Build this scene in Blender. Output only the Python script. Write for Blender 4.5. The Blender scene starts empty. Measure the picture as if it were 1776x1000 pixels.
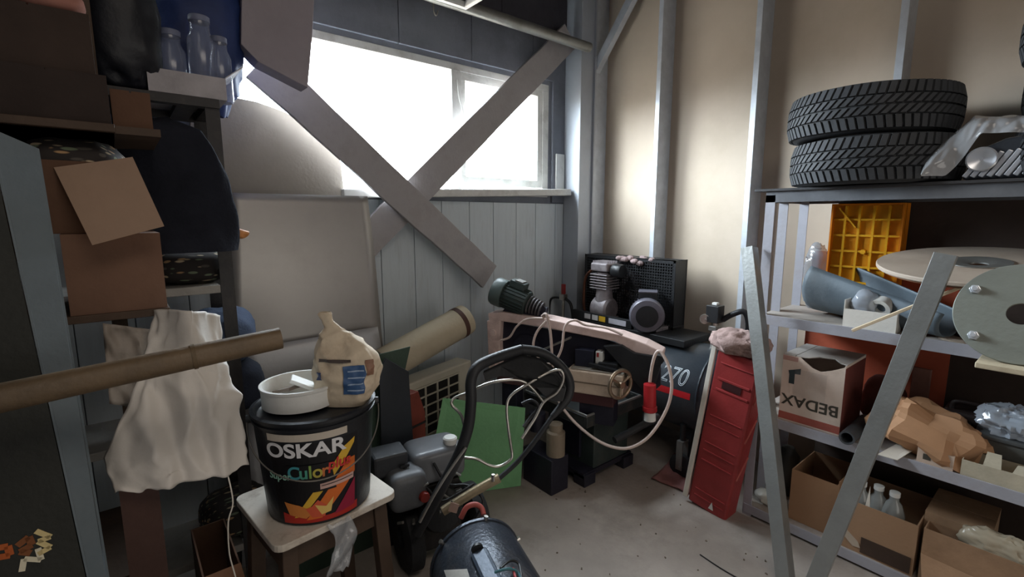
import bpy, bmesh, math, random
from mathutils import Vector, Matrix, noise
random.seed(7)
C = bpy.context.scene.collection
PI = math.pi
R = math.radians

# ------------------------------------------------------------------ camera, world, lights, exposure
EYE, FPX, PITCH, YAW = 1.6, 830.0, R(8.4), R(39.35)
sc = bpy.context.scene
cam = bpy.data.objects.new('camera', bpy.data.cameras.new('camera'))
C.objects.link(cam)
cam.data.lens = 36.0 * FPX / 1776.0
cam.data.sensor_width = 36.0
cam.data.clip_start = 0.02
cam.location = (0, 0, EYE)
cam.rotation_euler = (PI / 2 - PITCH, 0, -YAW)
sc.camera = cam

world = bpy.data.worlds.new('overcast_sky')
sc.world = world
world.use_nodes = True
bg = world.node_tree.nodes['Background']
_tc = world.node_tree.nodes.new('ShaderNodeTexCoord')
_sep = world.node_tree.nodes.new('ShaderNodeSeparateXYZ')
_rp = world.node_tree.nodes.new('ShaderNodeValToRGB')       # dark ground below the horizon, white overcast above
_rp.color_ramp.elements[0].position, _rp.color_ramp.elements[1].position = 0.49, 0.54
_rp.color_ramp.elements[0].color, _rp.color_ramp.elements[1].color = (0.10, 0.095, 0.085, 1), (0.80, 0.91, 1.0, 1)
_mm = world.node_tree.nodes.new('ShaderNodeMath')
_mm.operation = 'MULTIPLY_ADD'
_mm.inputs[1].default_value, _mm.inputs[2].default_value = 0.5, 0.5
world.node_tree.links.new(_tc.outputs['Generated'], _sep.inputs[0])
world.node_tree.links.new(_sep.outputs['Z'], _mm.inputs[0])
world.node_tree.links.new(_mm.outputs[0], _rp.inputs['Fac'])
world.node_tree.links.new(_rp.outputs['Color'], bg.inputs['Color'])
bg.inputs['Strength'].default_value = 50.0


def area(name, loc, rot, sx, sy, power, col=(1, 1, 1), portal=False):
    l = bpy.data.lights.new(name, 'AREA')
    l.shape = 'RECTANGLE'
    l.size, l.size_y, l.energy, l.color = sx, sy, power, col
    l.cycles.is_portal = portal
    o = bpy.data.objects.new(name, l)
    C.objects.link(o)
    o.location, o.rotation_euler = loc, rot
    return o


area('window_portal', (1.57, 2.86, 2.2), (-PI / 2, 0, 0), 2.2, 0.82, 1, portal=True)
area('rear_fill_light', (1.3, -2.9, 1.2), (PI / 2, 0, 0), 2.2, 2.0, 20, (1.0, 0.95, 0.88))  # unseen soft fill added behind the camera to lift camera-facing sides
area('overhead_fill_light', (0.4, -0.8, 3.3), (0, 0, 0), 2.0, 1.2, 19, (1.0, 0.89, 0.78))  # unseen overhead fill added to brighten the floor and upper faces
sc.view_settings.view_transform = 'Standard'
sc.view_settings.look = 'None'
sc.view_settings.gamma = 1.0
sc.view_settings.use_curve_mapping = False
sc.view_settings.exposure = 0.42
sc.cycles.use_denoising = True
sc.cycles.max_bounces = 10
sc.cycles.transparent_max_bounces = 16
sc.cycles.caustics_reflective = False
sc.cycles.caustics_refractive = False


# ------------------------------------------------------------------ where a sight line meets a known plane
def ray(px, py):
    c, v = (px - 888) / FPX, (500 - py) / FPX
    h = math.cos(PITCH) + v * math.sin(PITCH)
    z = -math.sin(PITCH) + v * math.cos(PITCH)
    s, k = math.sin(YAW), math.cos(YAW)
    return Vector((h * s + c * k, h * k - c * s, z)), h


def Wx(px, py, x):
    r, h = ray(px, py)
    return Vector((0, 0, EYE)) + r * (x / r.x)


def Wy(px, py, y):
    r, h = ray(px, py)
    return Vector((0, 0, EYE)) + r * (y / r.y)


def Wz(px, py, z):
    r, h = ray(px, py)
    return Vector((0, 0, EYE)) + r * ((z - EYE) / r.z)


def Wd(px, py, d):
    r, h = ray(px, py)
    return Vector((0, 0, EYE)) + r * (d / h)


VR = Vector((math.cos(YAW), -math.sin(YAW), 0))      # rightwards across the room
VF = Vector((math.sin(YAW), math.cos(YAW), 0))       # into the room


# ------------------------------------------------------------------ materials
def lin(c):
    return tuple(((v / 255) / 12.92 if v / 255 <= 0.04045 else ((v / 255 + 0.055) / 1.055) ** 2.4) for v in c)


MATS = {}


def mat(name, c, rough=0.6, metal=0.0, var=0.18, scale=6.0, bump=0.12, bscale=60.0, dirt=None, damt=0.4, dscale=3.0,
        spec=0.4, trans=0.0, stretch=(1, 1, 1), emit=0.0):
    if name in MATS:
        return MATS[name]
    m = bpy.data.materials.new(name)
    m.use_nodes = True
    nt = m.node_tree
    N, L = nt.nodes, nt.links
    b = N['Principled BSDF']
    tc = N.new('ShaderNodeTexCoord')
    mp = N.new('ShaderNodeMapping')
    mp.inputs['Scale'].default_value = stretch
    L.new(tc.outputs['Object'], mp.inputs['Vector'])
    n1 = N.new('ShaderNodeTexNoise')
    n1.inputs['Scale'].default_value = scale
    n1.inputs['Detail'].default_value = 6
    n1.inputs['Roughness'].default_value = 0.65
    L.new(mp.outputs[0], n1.inputs['Vector'])
    rp = N.new('ShaderNodeValToRGB')
    base = lin(c)
    lo = tuple(max(0, v * (1 - var * 1.4)) for v in base)
    hi = tuple(min(1, v * (1 + var)) for v in base)
    rp.color_ramp.elements[0].position = 0.3
    rp.color_ramp.elements[1].position = 0.7
    rp.color_ramp.elements[0].color = lo + (1,)
    rp.color_ramp.elements[1].color = hi + (1,)
    L.new(n1.outputs['Fac'], rp.inputs['Fac'])
    out = rp.outputs['Color']
    if dirt:
        n2 = N.new('ShaderNodeTexNoise')
        n2.inputs['Scale'].default_value = dscale
        n2.inputs['Detail'].default_value = 8
        n2.inputs['Roughness'].default_value = 0.7
        L.new(mp.outputs[0], n2.inputs['Vector'])
        r2 = N.new('ShaderNodeValToRGB')
        r2.color_ramp.elements[0].position = 0.5
        r2.color_ramp.elements[1].position = 0.72
        r2.color_ramp.elements[0].color = (0, 0, 0, 1)
        r2.color_ramp.elements[1].color = (damt, damt, damt, 1)
        L.new(n2.outputs['Fac'], r2.inputs['Fac'])
        mx = N.new('ShaderNodeMix')
        mx.data_type = 'RGBA'
        L.new(r2.outputs['Color'], mx.inputs['Factor'])
        L.new(out, mx.inputs['A'])
        mx.inputs['B'].default_value = lin(dirt) + (1,)
        out = mx.outputs['Result']
    L.new(out, b.inputs['Base Color'])
    b.inputs['Roughness'].default_value = rough
    b.inputs['Metallic'].default_value = metal
    b.inputs['Specular IOR Level'].default_value = spec
    if trans:
        b.inputs['Transmission Weight'].default_value = trans
    if bump:
        n3 = N.new('ShaderNodeTexNoise')
        n3.inputs['Scale'].default_value = bscale
        n3.inputs['Detail'].default_value = 4
        L.new(mp.outputs[0], n3.inputs['Vector'])
        bp = N.new('ShaderNodeBump')
        bp.inputs['Strength'].default_value = bump
        bp.inputs['Distance'].default_value = 0.01
        L.new(n3.outputs['Fac'], bp.inputs['Height'])
        L.new(bp.outputs[0], b.inputs['Normal'])
    MATS[name] = m
    return m


def clear_mat(name, col=(235, 240, 245), opacity=0.12, rough=0.12):
    """thin clear plastic or window glass: light goes straight through, a share is reflected or scattered"""
    m = bpy.data.materials.new(name)
    m.use_nodes = True
    nt = m.node_tree
    N, L = nt.nodes, nt.links
    N.remove(N['Principled BSDF'])
    tr, gl, di = N.new('ShaderNodeBsdfTransparent'), N.new('ShaderNodeBsdfGlossy'), N.new('ShaderNodeBsdfDiffuse')
    gl.inputs['Roughness'].default_value = rough
    di.inputs['Color'].default_value = lin(col) + (1,)
    lw = N.new('ShaderNodeLayerWeight')
    lw.inputs['Blend'].default_value = 0.5
    pw_ = N.new('ShaderNodeMath')
    pw_.operation = 'POWER'
    pw_.inputs[1].default_value = 3.0
    ma_ = N.new('ShaderNodeMath')
    ma_.operation = 'MULTIPLY_ADD'
    ma_.inputs[1].default_value, ma_.inputs[2].default_value = 0.6, 0.05
    L.new(lw.outputs['Facing'], pw_.inputs[0])
    L.new(pw_.outputs[0], ma_.inputs[0])
    m1, m2 = N.new('ShaderNodeMixShader'), N.new('ShaderNodeMixShader')
    m1.inputs[0].default_value = opacity
    L.new(tr.outputs[0], m1.inputs[1])
    L.new(di.outputs[0], m1.inputs[2])
    L.new(ma_.outputs[0], m2.inputs[0])
    L.new(m1.outputs[0], m2.inputs[1])
    L.new(gl.outputs[0], m2.inputs[2])
    L.new(m2.outputs[0], N['Material Output'].inputs['Surface'])
    MATS[name] = m
    return m


def print_mat(name, base, inks, scale=14.0, stretch=(1, 1, 1)):
    """cloth printed with elongated leaf shapes"""
    m = bpy.data.materials.new(name)
    m.use_nodes = True
    nt = m.node_tree
    N, L = nt.nodes, nt.links
    b = N['Principled BSDF']
    tc, mp = N.new('ShaderNodeTexCoord'), N.new('ShaderNodeMapping')
    mp.inputs['Scale'].default_value = stretch
    mp.inputs['Rotation'].default_value = (0.3, 0.7, 0.5)
    L.new(tc.outputs['Object'], mp.inputs['Vector'])
    v = N.new('ShaderNodeTexVoronoi')
    v.inputs['Scale'].default_value = scale
    L.new(mp.outputs[0], v.inputs['Vector'])
    r1 = N.new('ShaderNodeValToRGB')
    r1.color_ramp.elements[0].position = 0.26
    r1.color_ramp.elements[0].color = (1, 1, 1, 1)
    r1.color_ramp.elements[1].position = 0.36
    r1.color_ramp.elements[1].color = (0, 0, 0, 1)
    L.new(v.outputs['Distance'], r1.inputs['Fac'])
    sp = N.new('ShaderNodeSeparateColor')
    L.new(v.outputs['Color'], sp.inputs[0])
    r2 = N.new('ShaderNodeValToRGB')
    r2.color_ramp.interpolation = 'CONSTANT'
    els = r2.color_ramp.elements
    for i, ink in enumerate(inks):
        e = els[i] if i < 2 else els.new(i / len(inks))
        e.position = i / len(inks)
        e.color = lin(ink) + (1,)
    L.new(sp.outputs[0], r2.inputs['Fac'])
    mx = N.new('ShaderNodeMix')
    mx.data_type = 'RGBA'
    L.new(r1.outputs['Color'], mx.inputs['Factor'])
    mx.inputs['A'].default_value = lin(base) + (1,)
    L.new(r2.outputs['Color'], mx.inputs['B'])
    L.new(mx.outputs['Result'], b.inputs['Base Color'])
    b.inputs['Roughness'].default_value = 0.85
    MATS[name] = m
    return m


# ------------------------------------------------------------------ mesh building
class MB:
    def __init__(self, m=None):
        self.v, self.f, self.m = [], [], (m or Matrix())

    def add(self, vs, fs):
        n = len(self.v)
        self.v += [self.m @ Vector(p) for p in vs]
        self.f += [tuple(i + n for i in q) for q in fs]
        return self

    def box(self, c, s, rot=None):
        a, b, d = s[0] / 2, s[1] / 2, s[2] / 2
        vs = [Vector((x, y, z)) for x in (-a, a) for y in (-b, b) for z in (-d, d)]
        if rot is not None:
            vs = [rot @ p for p in vs]
        c = Vector(c)
        return self.add([p + c for p in vs], [(0, 1, 3, 2), (4, 6, 7, 5), (0, 4, 5, 1), (2, 3, 7, 6), (0, 2, 6, 4), (1, 5, 7, 3)])

    def bb(self, x0, x1, y0, y1, z0, z1):
        return self.box(((x0 + x1) / 2, (y0 + y1) / 2, (z0 + z1) / 2), (abs(x1 - x0), abs(y1 - y0), abs(z1 - z0)))

    def bar(self, p0, p1, w, t, up=(0, 0, 1)):
        """rectangular bar from p0 to p1; w across, t along the up hint"""
        p0, p1 = Vector(p0), Vector(p1)
        d = (p1 - p0)
        L = d.length
        d.normalize()
        up = Vector(up)
        a = d.cross(up)
        if a.length < 1e-5:
            a = d.cross(Vector((1, 0, 0)))
        a.normalize()
        u = a.cross(d)
        rot = Matrix((a, u, d)).transposed()
        return self.box((p0 + p1) / 2, (w, t, L), rot)

    def cyl(self, p0, p1, r0, r1=None, n=20, caps=True):
        p0, p1 = Vector(p0), Vector(p1)
        r1 = r0 if r1 is None else r1
        d = (p1 - p0).normalized()
        a = d.cross(Vector((0, 0, 1)))
        if a.length < 1e-4:
            a = Vector((1, 0, 0))
        a.normalize()
        b = d.cross(a)
        vs, fs = [], []
        for p, r in ((p0, r0), (p1, r1)):
            vs += [p + (a * math.cos(2 * PI * i / n) + b * math.sin(2 * PI * i / n)) * r for i in range(n)]
        fs = [(i, (i + 1) % n, n + (i + 1) % n, n + i) for i in range(n)]
        if caps:
            fs += [tuple(range(n - 1, -1, -1)), tuple(range(n, 2 * n))]
        return self.add(vs, fs)

    def lathe(self, prof, n=32, m=None, closed=False):
        """prof: (radius, height) list, around local z; m places it"""
        m = m or Matrix()
        vs = [m @ Vector((r * math.cos(2 * PI * i / n), r * math.sin(2 * PI * i / n), z)) for r, z in prof for i in range(n)]
        k = len(prof)
        fs = [(j * n + i, j * n + (i + 1) % n, ((j + 1) % k) * n + (i + 1) % n, ((j + 1) % k) * n + i)
              for j in range(k if closed else k - 1) for i in range(n)]
        if not closed:
            if prof[0][0] > 1e-4:
                fs.append(tuple(range(n - 1, -1, -1)))
            if prof[-1][0] > 1e-4:
                fs.append(tuple((k - 1) * n + i for i in range(n)))
        return self.add(vs, fs)

    def tube(self, pts, r, n=8, res=5, closed=False, smooth=True):
        pts = [Vector(p) for p in pts]
        rr = r if isinstance(r, (list, tuple)) else [r] * len(pts)
        if smooth and len(pts) > 2:
            q, qr = [], []
            K = len(pts)
            for i in range(K if closed else K - 1):
                def g(j):
                    return pts[j % K] if closed else pts[max(0, min(K - 1, j))]
                a, b, c, d = g(i - 1), g(i), g(i + 1), g(i + 2)
                for s in range(res):
                    t = s / res
                    q.append(0.5 * ((2 * b) + (c - a) * t + (2 * a - 5 * b + 4 * c - d) * t * t + (3 * b - a - 3 * c + d) * t ** 3))
                    qr.append(rr[i] * (1 - t) + rr[(i + 1) % K] * t)
            if not closed:
                q.append(pts[-1])
                qr.append(rr[-1])
            pts, rr = q, qr
        vs, fs = [], []
        K = len(pts)
        ref = None
        for i, p in enumerate(pts):
            t = (pts[(i + 1) % K] - pts[i - 1]) if (closed or 0 < i < K - 1) else (pts[1] - pts[0] if i == 0 else pts[-1] - pts[-2])
            t.normalize()
            if ref is None:
                ref = t.cross(Vector((0, 0, 1)))
                if ref.length < 1e-3:
                    ref = Vector((1, 0, 0))
            ref = (ref - t * ref.dot(t)).normalized()
            b = t.cross(ref)
            vs += [p + (ref * math.cos(2 * PI * k / n) + b * math.sin(2 * PI * k / n)) * rr[i] for k in range(n)]
        for i in range(K if closed else K - 1):
            j = (i + 1) % K
            fs += [(i * n + k, i * n + (k + 1) % n, j * n + (k + 1) % n, j * n + k) for k in range(n)]
        if not closed:
            fs += [tuple(range(n - 1, -1, -1)), tuple((K - 1) * n + k for k in range(n))]
        return self.add(vs, fs)

    def prism(self, pts, off):
        """flat polygon (3-D points) given depth by the offset vector"""
        pts = [Vector(p) for p in pts]
        off = Vector(off)
        n = len(pts)
        vs = pts + [p + off for p in pts]
        fs = [tuple(range(n)), tuple(range(2 * n - 1, n - 1, -1))] + [(i, n + i, n + (i + 1) % n, (i + 1) % n) for i in range(n)]
        return self.add(vs, fs)

    def blob(self, c, rad, n=28, m=18, amp=0.0, freq=6.0, p=1.0, crease=0.0, cfreq=9.0, fine=0.0, rot=None, flat=None, seed=0):
        """rounded lump: super-ellipsoid with soft and creased relief"""
        c = Vector(c)

        def sg(v):
            return math.copysign(abs(v) ** p, v)
        vs = []
        for j in range(m + 1):
            th = PI * j / m
            for i in range(n):
                ph = 2 * PI * i / n
                d = Vector((sg(math.sin(th)) * sg(math.cos(ph)), sg(math.sin(th)) * sg(math.sin(ph)), sg(math.cos(th))))
                q = Vector((d.x * rad[0], d.y * rad[1], d.z * rad[2]))
                s = q + Vector((seed * 3.1, seed * 1.7, seed))
                k = 1 + amp * noise.noise(s * freq)
                if crease:
                    dist, _ = noise.voronoi(s * cfreq)
                    k -= crease * (min(dist[1] - dist[0], .55) - 0.25)
                if fine:
                    dist, _ = noise.voronoi(s * cfreq * 2.3 + Vector((3, 1, 2)))
                    k -= fine * (min(dist[1] - dist[0], .55) - 0.25)
                q = q * k
                if rot is not None:
                    q = rot @ q
                if flat is not None:
                    q.z = max(q.z, -flat)
                vs.append(c + q)
        fs = [(j * n + i, (j + 1) * n + i, (j + 1) * n + (i + 1) % n, j * n + (i + 1) % n) for j in range(m) for i in range(n)]
        return self.add(vs, fs)

    def grid(self, fn, nu, nv):
        vs = [fn(i / nu, j / nv) for j in range(nv + 1) for i in range(nu + 1)]
        w = nu + 1
        return self.add(vs, [(j * w + i, j * w + i + 1, (j + 1) * w + i + 1, (j + 1) * w + i) for j in range(nv) for i in range(nu)])

    def build(self, name, material, parent=None, smooth=None, bevel=0.0, label=None, kind=None, solid=0.0, seg=2):
        me = bpy.data.meshes.new(name)
        o = bpy.data.objects.new(name, me)
        base = Vector(parent.get('_w', (0, 0, 0))) if parent is not None else Vector((0, 0, 0))
        if parent is None:
            base = sum(self.v, Vector()) / len(self.v)
            base.z = min(p.z for p in self.v)
            o.location = base
        me.from_pydata([p - base for p in self.v], [], self.f)
        bm = bmesh.new()
        bm.from_mesh(me)
        bmesh.ops.remove_doubles(bm, verts=bm.verts, dist=1e-6)
        bmesh.ops.recalc_face_normals(bm, faces=bm.faces)
        bm.to_mesh(me)
        bm.free()
        me.materials.append(material)
        C.objects.link(o)
        if parent is not None:
            o.parent = parent
        o['_w'] = tuple(base)
        if bevel:
            b = o.modifiers.new('bevel', 'BEVEL')
            b.width, b.segments, b.limit_method, b.angle_limit = bevel, seg, 'ANGLE', R(40)
        if solid:
            s = o.modifiers.new('thickness', 'SOLIDIFY')
            s.thickness, s.offset = solid, 0
        if smooth:
            me.polygons.foreach_set('use_smooth', [True] * len(me.polygons))
            me.set_sharp_from_angle(angle=R(smooth))
        if label:
            o['label'] = label
        if kind:
            o['kind'] = kind
        return o


def thing(name, label, cat, loc, group=None):
    o = bpy.data.objects.new(name, None)
    o.empty_display_size = 0.05
    C.objects.link(o)
    o.location = loc
    o['_w'] = tuple(loc)
    o['label'], o['category'] = label, cat
    if group:
        o['group'] = group
    return o


def tag(o, label, cat, group=None):
    o['label'], o['category'] = label, cat
    if group:
        o['group'] = group
    return o


def struct(o):
    o['kind'] = 'structure'
    return o


def copy_tree(o, parent=None):
    c = o.copy()
    C.objects.link(c)
    if parent is not None:
        c.parent = parent
    for ch in list(o.children):
        copy_tree(ch, c)
    return c


def text2d(s, size, extrude=0.0008, sx=1.0, bold=0.0, shear=0.0, align='CENTER'):
    """lettering as flat mesh data in its own x-y plane: (vertices, faces)"""
    cu = bpy.data.curves.new('lettering', 'FONT')
    cu.body, cu.size, cu.extrude, cu.offset, cu.shear = s, size, extrude, bold, shear
    cu.align_x = align
    cu.align_y = 'CENTER'
    o = bpy.data.objects.new('lettering', cu)
    C.objects.link(o)
    dg = bpy.context.evaluated_depsgraph_get()
    me = bpy.data.meshes.new_from_object(o.evaluated_get(dg))
    vs = [Vector((v.co.x * sx, v.co.y, v.co.z)) for v in me.vertices]
    fs = [tuple(p.vertices) for p in me.polygons]
    bpy.data.objects.remove(o)
    bpy.data.meshes.remove(me)
    bpy.data.curves.remove(cu)
    return vs, fs


def tess(vs, fs, most):
    bm = bmesh.new()
    vv = [bm.verts.new(v) for v in vs]
    for f in fs:
        try:
            bm.faces.new([vv[i] for i in f])
        except ValueError:
            pass
    bmesh.ops.triangulate(bm, faces=bm.faces)
    for _ in range(4):
        es = [e for e in bm.edges if e.calc_length() > most]
        if not es:
            break
        bmesh.ops.subdivide_edges(bm, edges=es, cuts=1)
        bmesh.ops.triangulate(bm, faces=bm.faces)
    bm.verts.index_update()
    out = [v.co.copy() for v in bm.verts], [tuple(v.index for v in f.verts) for f in bm.faces]
    bm.free()
    return out


def frame(o, x, y):
    """matrix whose x and y axes are the given directions, z their cross product"""
    x = Vector(x).normalized()
    y = Vector(y)
    y = (y - x * y.dot(x)).normalized()
    z = x.cross(y)
    m = Matrix((x, y, z)).transposed().to_4x4()
    m.translation = Vector(o)
    return m


def carton(root, x0, x1, y0, y1, z0, z1, m, top=False, t=0.005, name='box_body'):
    mb = MB()
    mb.bb(x0, x1, y0, y1, z0, z0 + t)
    mb.bb(x0, x0 + t, y0, y1, z0 + t, z1).bb(x1 - t, x1, y0, y1, z0 + t, z1)
    mb.bb(x0 + t, x1 - t, y0, y0 + t, z0 + t, z1).bb(x0 + t, x1 - t, y1 - t, y1, z0 + t, z1)
    if top:
        xm = (x0 + x1) / 2
        mb.bb(x0, xm - 0.002, y0, y1, z1, z1 + t).bb(xm + 0.002, x1, y0, y1, z1, z1 + t)
    return mb.build(name, m, root)


# material set
M_concrete = mat('concrete', (168, 158, 149), 0.85, var=0.16, scale=2.2, bump=0.25, bscale=40, dirt=(92, 84, 74), damt=0.55, dscale=1.6)
M_panel = mat('beige_panel', (206, 190, 171), 0.75, var=0.05, scale=2, bump=0.04, dirt=(176, 160, 132), damt=0.35, dscale=1.2)
M_galv = mat('galvanised_steel', (206, 212, 220), 0.4, 0.35, var=0.1, scale=14, bump=0.05)
M_greywall = mat('grey_wall_board', (200, 209, 214), 0.7, var=0.07, scale=3, bump=0.05, stretch=(6, 6, 0.6), dirt=(128, 128, 126), damt=0.4)  # slight blue tint paints the window glare into the board colour
M_upper = mat('upper_wall_board', (118, 122, 131), 0.8, var=0.12, scale=3, bump=0.1, dirt=(78, 82, 92), damt=0.6, dscale=2)
M_darkboard = mat('ceiling_shade_board', (62, 60, 66), 0.9, var=0.2, scale=4, bump=0.3)  # shade below the ceiling put into a dark board colour
M_ceiling = mat('ceiling_grey', (84, 80, 78), 0.9, var=0.15)
M_brace = mat('pale_painted_wood', (164, 160, 160), 0.7, var=0.12, scale=5, bump=0.15, stretch=(1, 1, 1), dirt=(116, 110, 106), damt=0.5, dscale=5)
M_white_paint = mat('old_white_paint', (214, 214, 210), 0.5, var=0.06, scale=8, dirt=(150, 146, 138), damt=0.5, dscale=9)
M_card = mat('brown_cardboard', (150, 116, 84), 0.85, var=0.08, scale=5, bump=0.06, stretch=(1, 1, 4))
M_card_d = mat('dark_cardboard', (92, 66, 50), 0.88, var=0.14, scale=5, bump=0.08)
M_card_l = mat('pale_cardboard', (180, 165, 148), 0.85, var=0.06, scale=5, bump=0.06)
M_black = mat('black_steel', (44, 42, 43), 0.5, 0.2, var=0.2, scale=10, dirt=(84, 78, 72), damt=0.4, dscale=12)
M_blackp = mat('black_plastic', (36, 37, 39), 0.42, 0, var=0.2, scale=10)
M_rackgrey = mat('grey_painted_rack', (168, 168, 176), 0.55, 0.1, var=0.08, scale=8, dirt=(128, 112, 100), damt=0.4, dscale=8)
M_racktop = mat('dark_rack_board', (66, 66, 68), 0.6, 0.1, var=0.15, scale=6)
M_steel = mat('dull_bare_steel', (150, 150, 146), 0.42, 0.7, var=0.1, scale=9, dirt=(112, 108, 98), damt=0.5, dscale=6)
M_rod = mat('bright_steel_rod', (196, 192, 184), 0.3, 0.9, var=0.1, scale=20)
M_rubber = mat('tyre_rubber', (44, 45, 47), 0.75, var=0.15, scale=18, bump=0.2, bscale=120)
M_red = mat('red_plastic', (156, 56, 56), 0.45, var=0.12, scale=8, dirt=(120, 40, 36), damt=0.4)
M_cream = mat('cream_enamel', (204, 184, 164), 0.5, var=0.08, scale=10, dirt=(120, 96, 80), damt=0.55, dscale=10)
M_dkgreen = mat('dark_green_enamel', (50, 60, 58), 0.5, var=0.15, scale=10, dirt=(86, 82, 74), damt=0.4, dscale=8)
M_wood = mat('pale_wood', (196, 172, 140), 0.65, var=0.14, scale=6, stretch=(1, 6, 1))
M_darkwood = mat('dark_wood', (74, 58, 46), 0.7, var=0.2, scale=6)
M_whitep = mat('white_plastic', (226, 226, 222), 0.4, var=0.04, scale=6)
M_clear = clear_mat('clear_plastic', opacity=0.2, rough=0.15)
M_glass = clear_mat('window_glass', opacity=0.02, rough=0.03)
M_paper = mat('white_paper', (222, 216, 204), 0.8, var=0.05)


# ================================================================== the setting
XW, YW, ZC = 3.15, 2.8, 3.35
XL, YB = -0.8, -3.0
fl = struct(MB().bb(XL - .1, XW + .2, YB - .1, YW + .2, -0.1, 0).build('floor', M_concrete))
struct(MB().bb(XL - .1, XW + .2, YB - .1, YW + .2, ZC, ZC + 0.1).build('ceiling', M_ceiling))
struct(MB().bb(XL - .1, XL, YB, YW, 0, ZC).build('wall_left', M_upper))
struct(MB().bb(XL - .1, XW + .2, YB - .1, YB, 0, ZC).build('wall_rear', M_ceiling))

# window wall: masonry skin with the window hole, boards below and above as pieces
WX0, WX1, WZ0, WZ1 = 0.46, 2.68, 1.76, 2.61
wb = MB()
wb.bb(XL, WX0, YW + .02, YW + .1, 0, ZC).bb(WX1, XW, YW + .02, YW + .1, 0, ZC)
wb.bb(WX0, WX1, YW + .02, YW + .1, 0, WZ0).bb(WX0, WX1, YW + .02, YW + .1, WZ1, ZC)
wall_back = struct(wb.build('wall_back', M_upper))
x = XL
random.seed(3)
while x < 2.82:
    w = 0.21 + random.uniform(-.02, .02)
    x1 = min(x + w, 2.84)
    MB().bb(x, x1 - 0.004, YW, YW + .02, 0, WZ0 - .05).build('board', M_greywall, wall_back, bevel=0.002)
    x = x1
for a, b in ((WX0 - .9, 0.9), (0.9, 1.42), (1.42, 1.95), (1.95, 2.5), (2.5, 2.84)):
    MB().bb(a, b - 0.004, YW, YW + .02, WZ1 + .03, 2.93).build('panel', M_upper, wall_back, bevel=0.002)
MB().bb(XL, WX0 - .004, YW, YW + .02, WZ0 - .05, WZ1 + .03).build('panel', M_upper, wall_back, bevel=0.002)
MB().bb(WX1 + .03, 2.84, YW, YW + .02, WZ0 - .04, WZ1 + .03).build('panel', M_upper, wall_back, bevel=0.002)
MB().bb(WX1 + .06, 2.83, YW - .015, YW, WZ0 + .02, WZ0 + .34).build('pale_strip', M_white_paint, wall_back, bevel=0.003)
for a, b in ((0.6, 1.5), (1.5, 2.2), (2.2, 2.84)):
    MB().bb(a, b - 0.004, YW - .01, YW + .02, 2.94, ZC).build('shade_panel', M_darkboard, wall_back)  # boards coloured dark in place of the shade above the pipe

# right wall: slab, beige panels between deep steel studs
wall_right = struct(MB().bb(XW + .02, XW + .2, YB, YW + .02, 0, ZC).build('wall_right', M_panel))
studs = [2.64, 2.045, 1.38, 0.695, 0.03, -0.64, -1.3, -1.96]
ys = [2.8] + studs + [YB]
for a, b in zip(ys[:-1], ys[1:]):
    MB().bb(XW, XW + .02, b + .002, a - .002, 0, ZC).build('panel', M_panel, wall_right)
for y in studs:
    s = MB()
    s.bb(3.0, 3.003, y - .004, y + .028, 0, ZC)                     # room-side flange
    s.bb(3.003, XW, y - .004, y - .001, 0, ZC)                      # web facing the room's near end
    s.bb(3.003, 3.02, y + .025, y + .028, 0, ZC)                    # return lip
    s.build('stud', M_galv, wall_right)
# steel brace between the corner stud and the ceiling
MB().bar((3.03, 2.66, 2.74), (3.03, 2.18, ZC), 0.06, 0.05, (1, 0, 0)).build('stud_brace', M_galv, wall_right)
# corner column
cc = MB()
cc.bb(2.84, 2.845, 2.64, YW, 0, ZC).bb(2.845, 3.0, 2.64, 2.646, 0, ZC).bb(2.84, 2.86, 2.634, 2.64, 0, ZC).bb(2.985, 3.0, 2.62, 2.64, 0, ZC)
struct(cc.build('trim_1', mat('column_paint', (190, 196, 204), 0.5, 0.2, var=0.06, dirt=(150, 152, 154), damt=0.4)))

# window
win = MB()
fy0, fy1 = YW + .02, YW + .09
win.bb(WX0, WX1, fy0, fy1, WZ1 - .045, WZ1).bb(WX0, WX1, fy0, fy1, WZ0, WZ0 + .03)
win.bb(WX0, WX0 + .045, fy0, fy1, WZ0 + .03, WZ1 - .045).bb(WX1 - .06, WX1, fy0, fy1, WZ0 + .03, WZ1 - .045)
window = struct(win.build('window_1', M_white_paint, bevel=0.004))
MB().bb(1.79, 1.86, fy0 - .012, fy1, WZ0 + .03, WZ1 - .045).build('mullion', M_white_paint, window, bevel=0.004)
sash = MB()
sx0, sx1, sz0, sz1 = 1.86, WX1 - .06, WZ0 + .07, WZ1 - .045
sy0, sy1 = fy0 + .005, fy0 + .05
sash.bb(sx0, sx1, sy0, sy1, sz0, sz0 + .055).bb(sx0, sx1, sy0, sy1, sz1 - .05, sz1)
sash.bb(sx0, sx0 + .05, sy0, sy1, sz0 + .055, sz1 - .05).bb(sx1 - .05, sx1, sy0, sy1, sz0 + .055, sz1 - .05)
sash = sash.build('sash', M_white_paint, window, bevel=0.003)
MB().bb(sx0 + .05, sx1 - .05, sy0 + .02, sy0 + .024, sz0 + .05, sz1 - .05).build('pane', M_glass, sash)
MB().bb(WX0 + .04, 1.79, sy0 + .02, sy0 + .024, WZ0 + .025, WZ1 - .04).build('pane', M_glass, window)
MB().tube([(1.83, fy0 - .02, 2.5), (1.84, fy0 - .025, 2.38), (1.87, fy0 - .02, 2.32), (1.88, fy0 - .02, 2.22)], 0.005, 6).build('cord', M_white_paint, window)
struct(MB().bar((1.0, YW - .04, 1.735), (2.82, YW - .04, 1.80), 0.13, 0.05).build('trim_2', M_white_paint, bevel=0.006))

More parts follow.
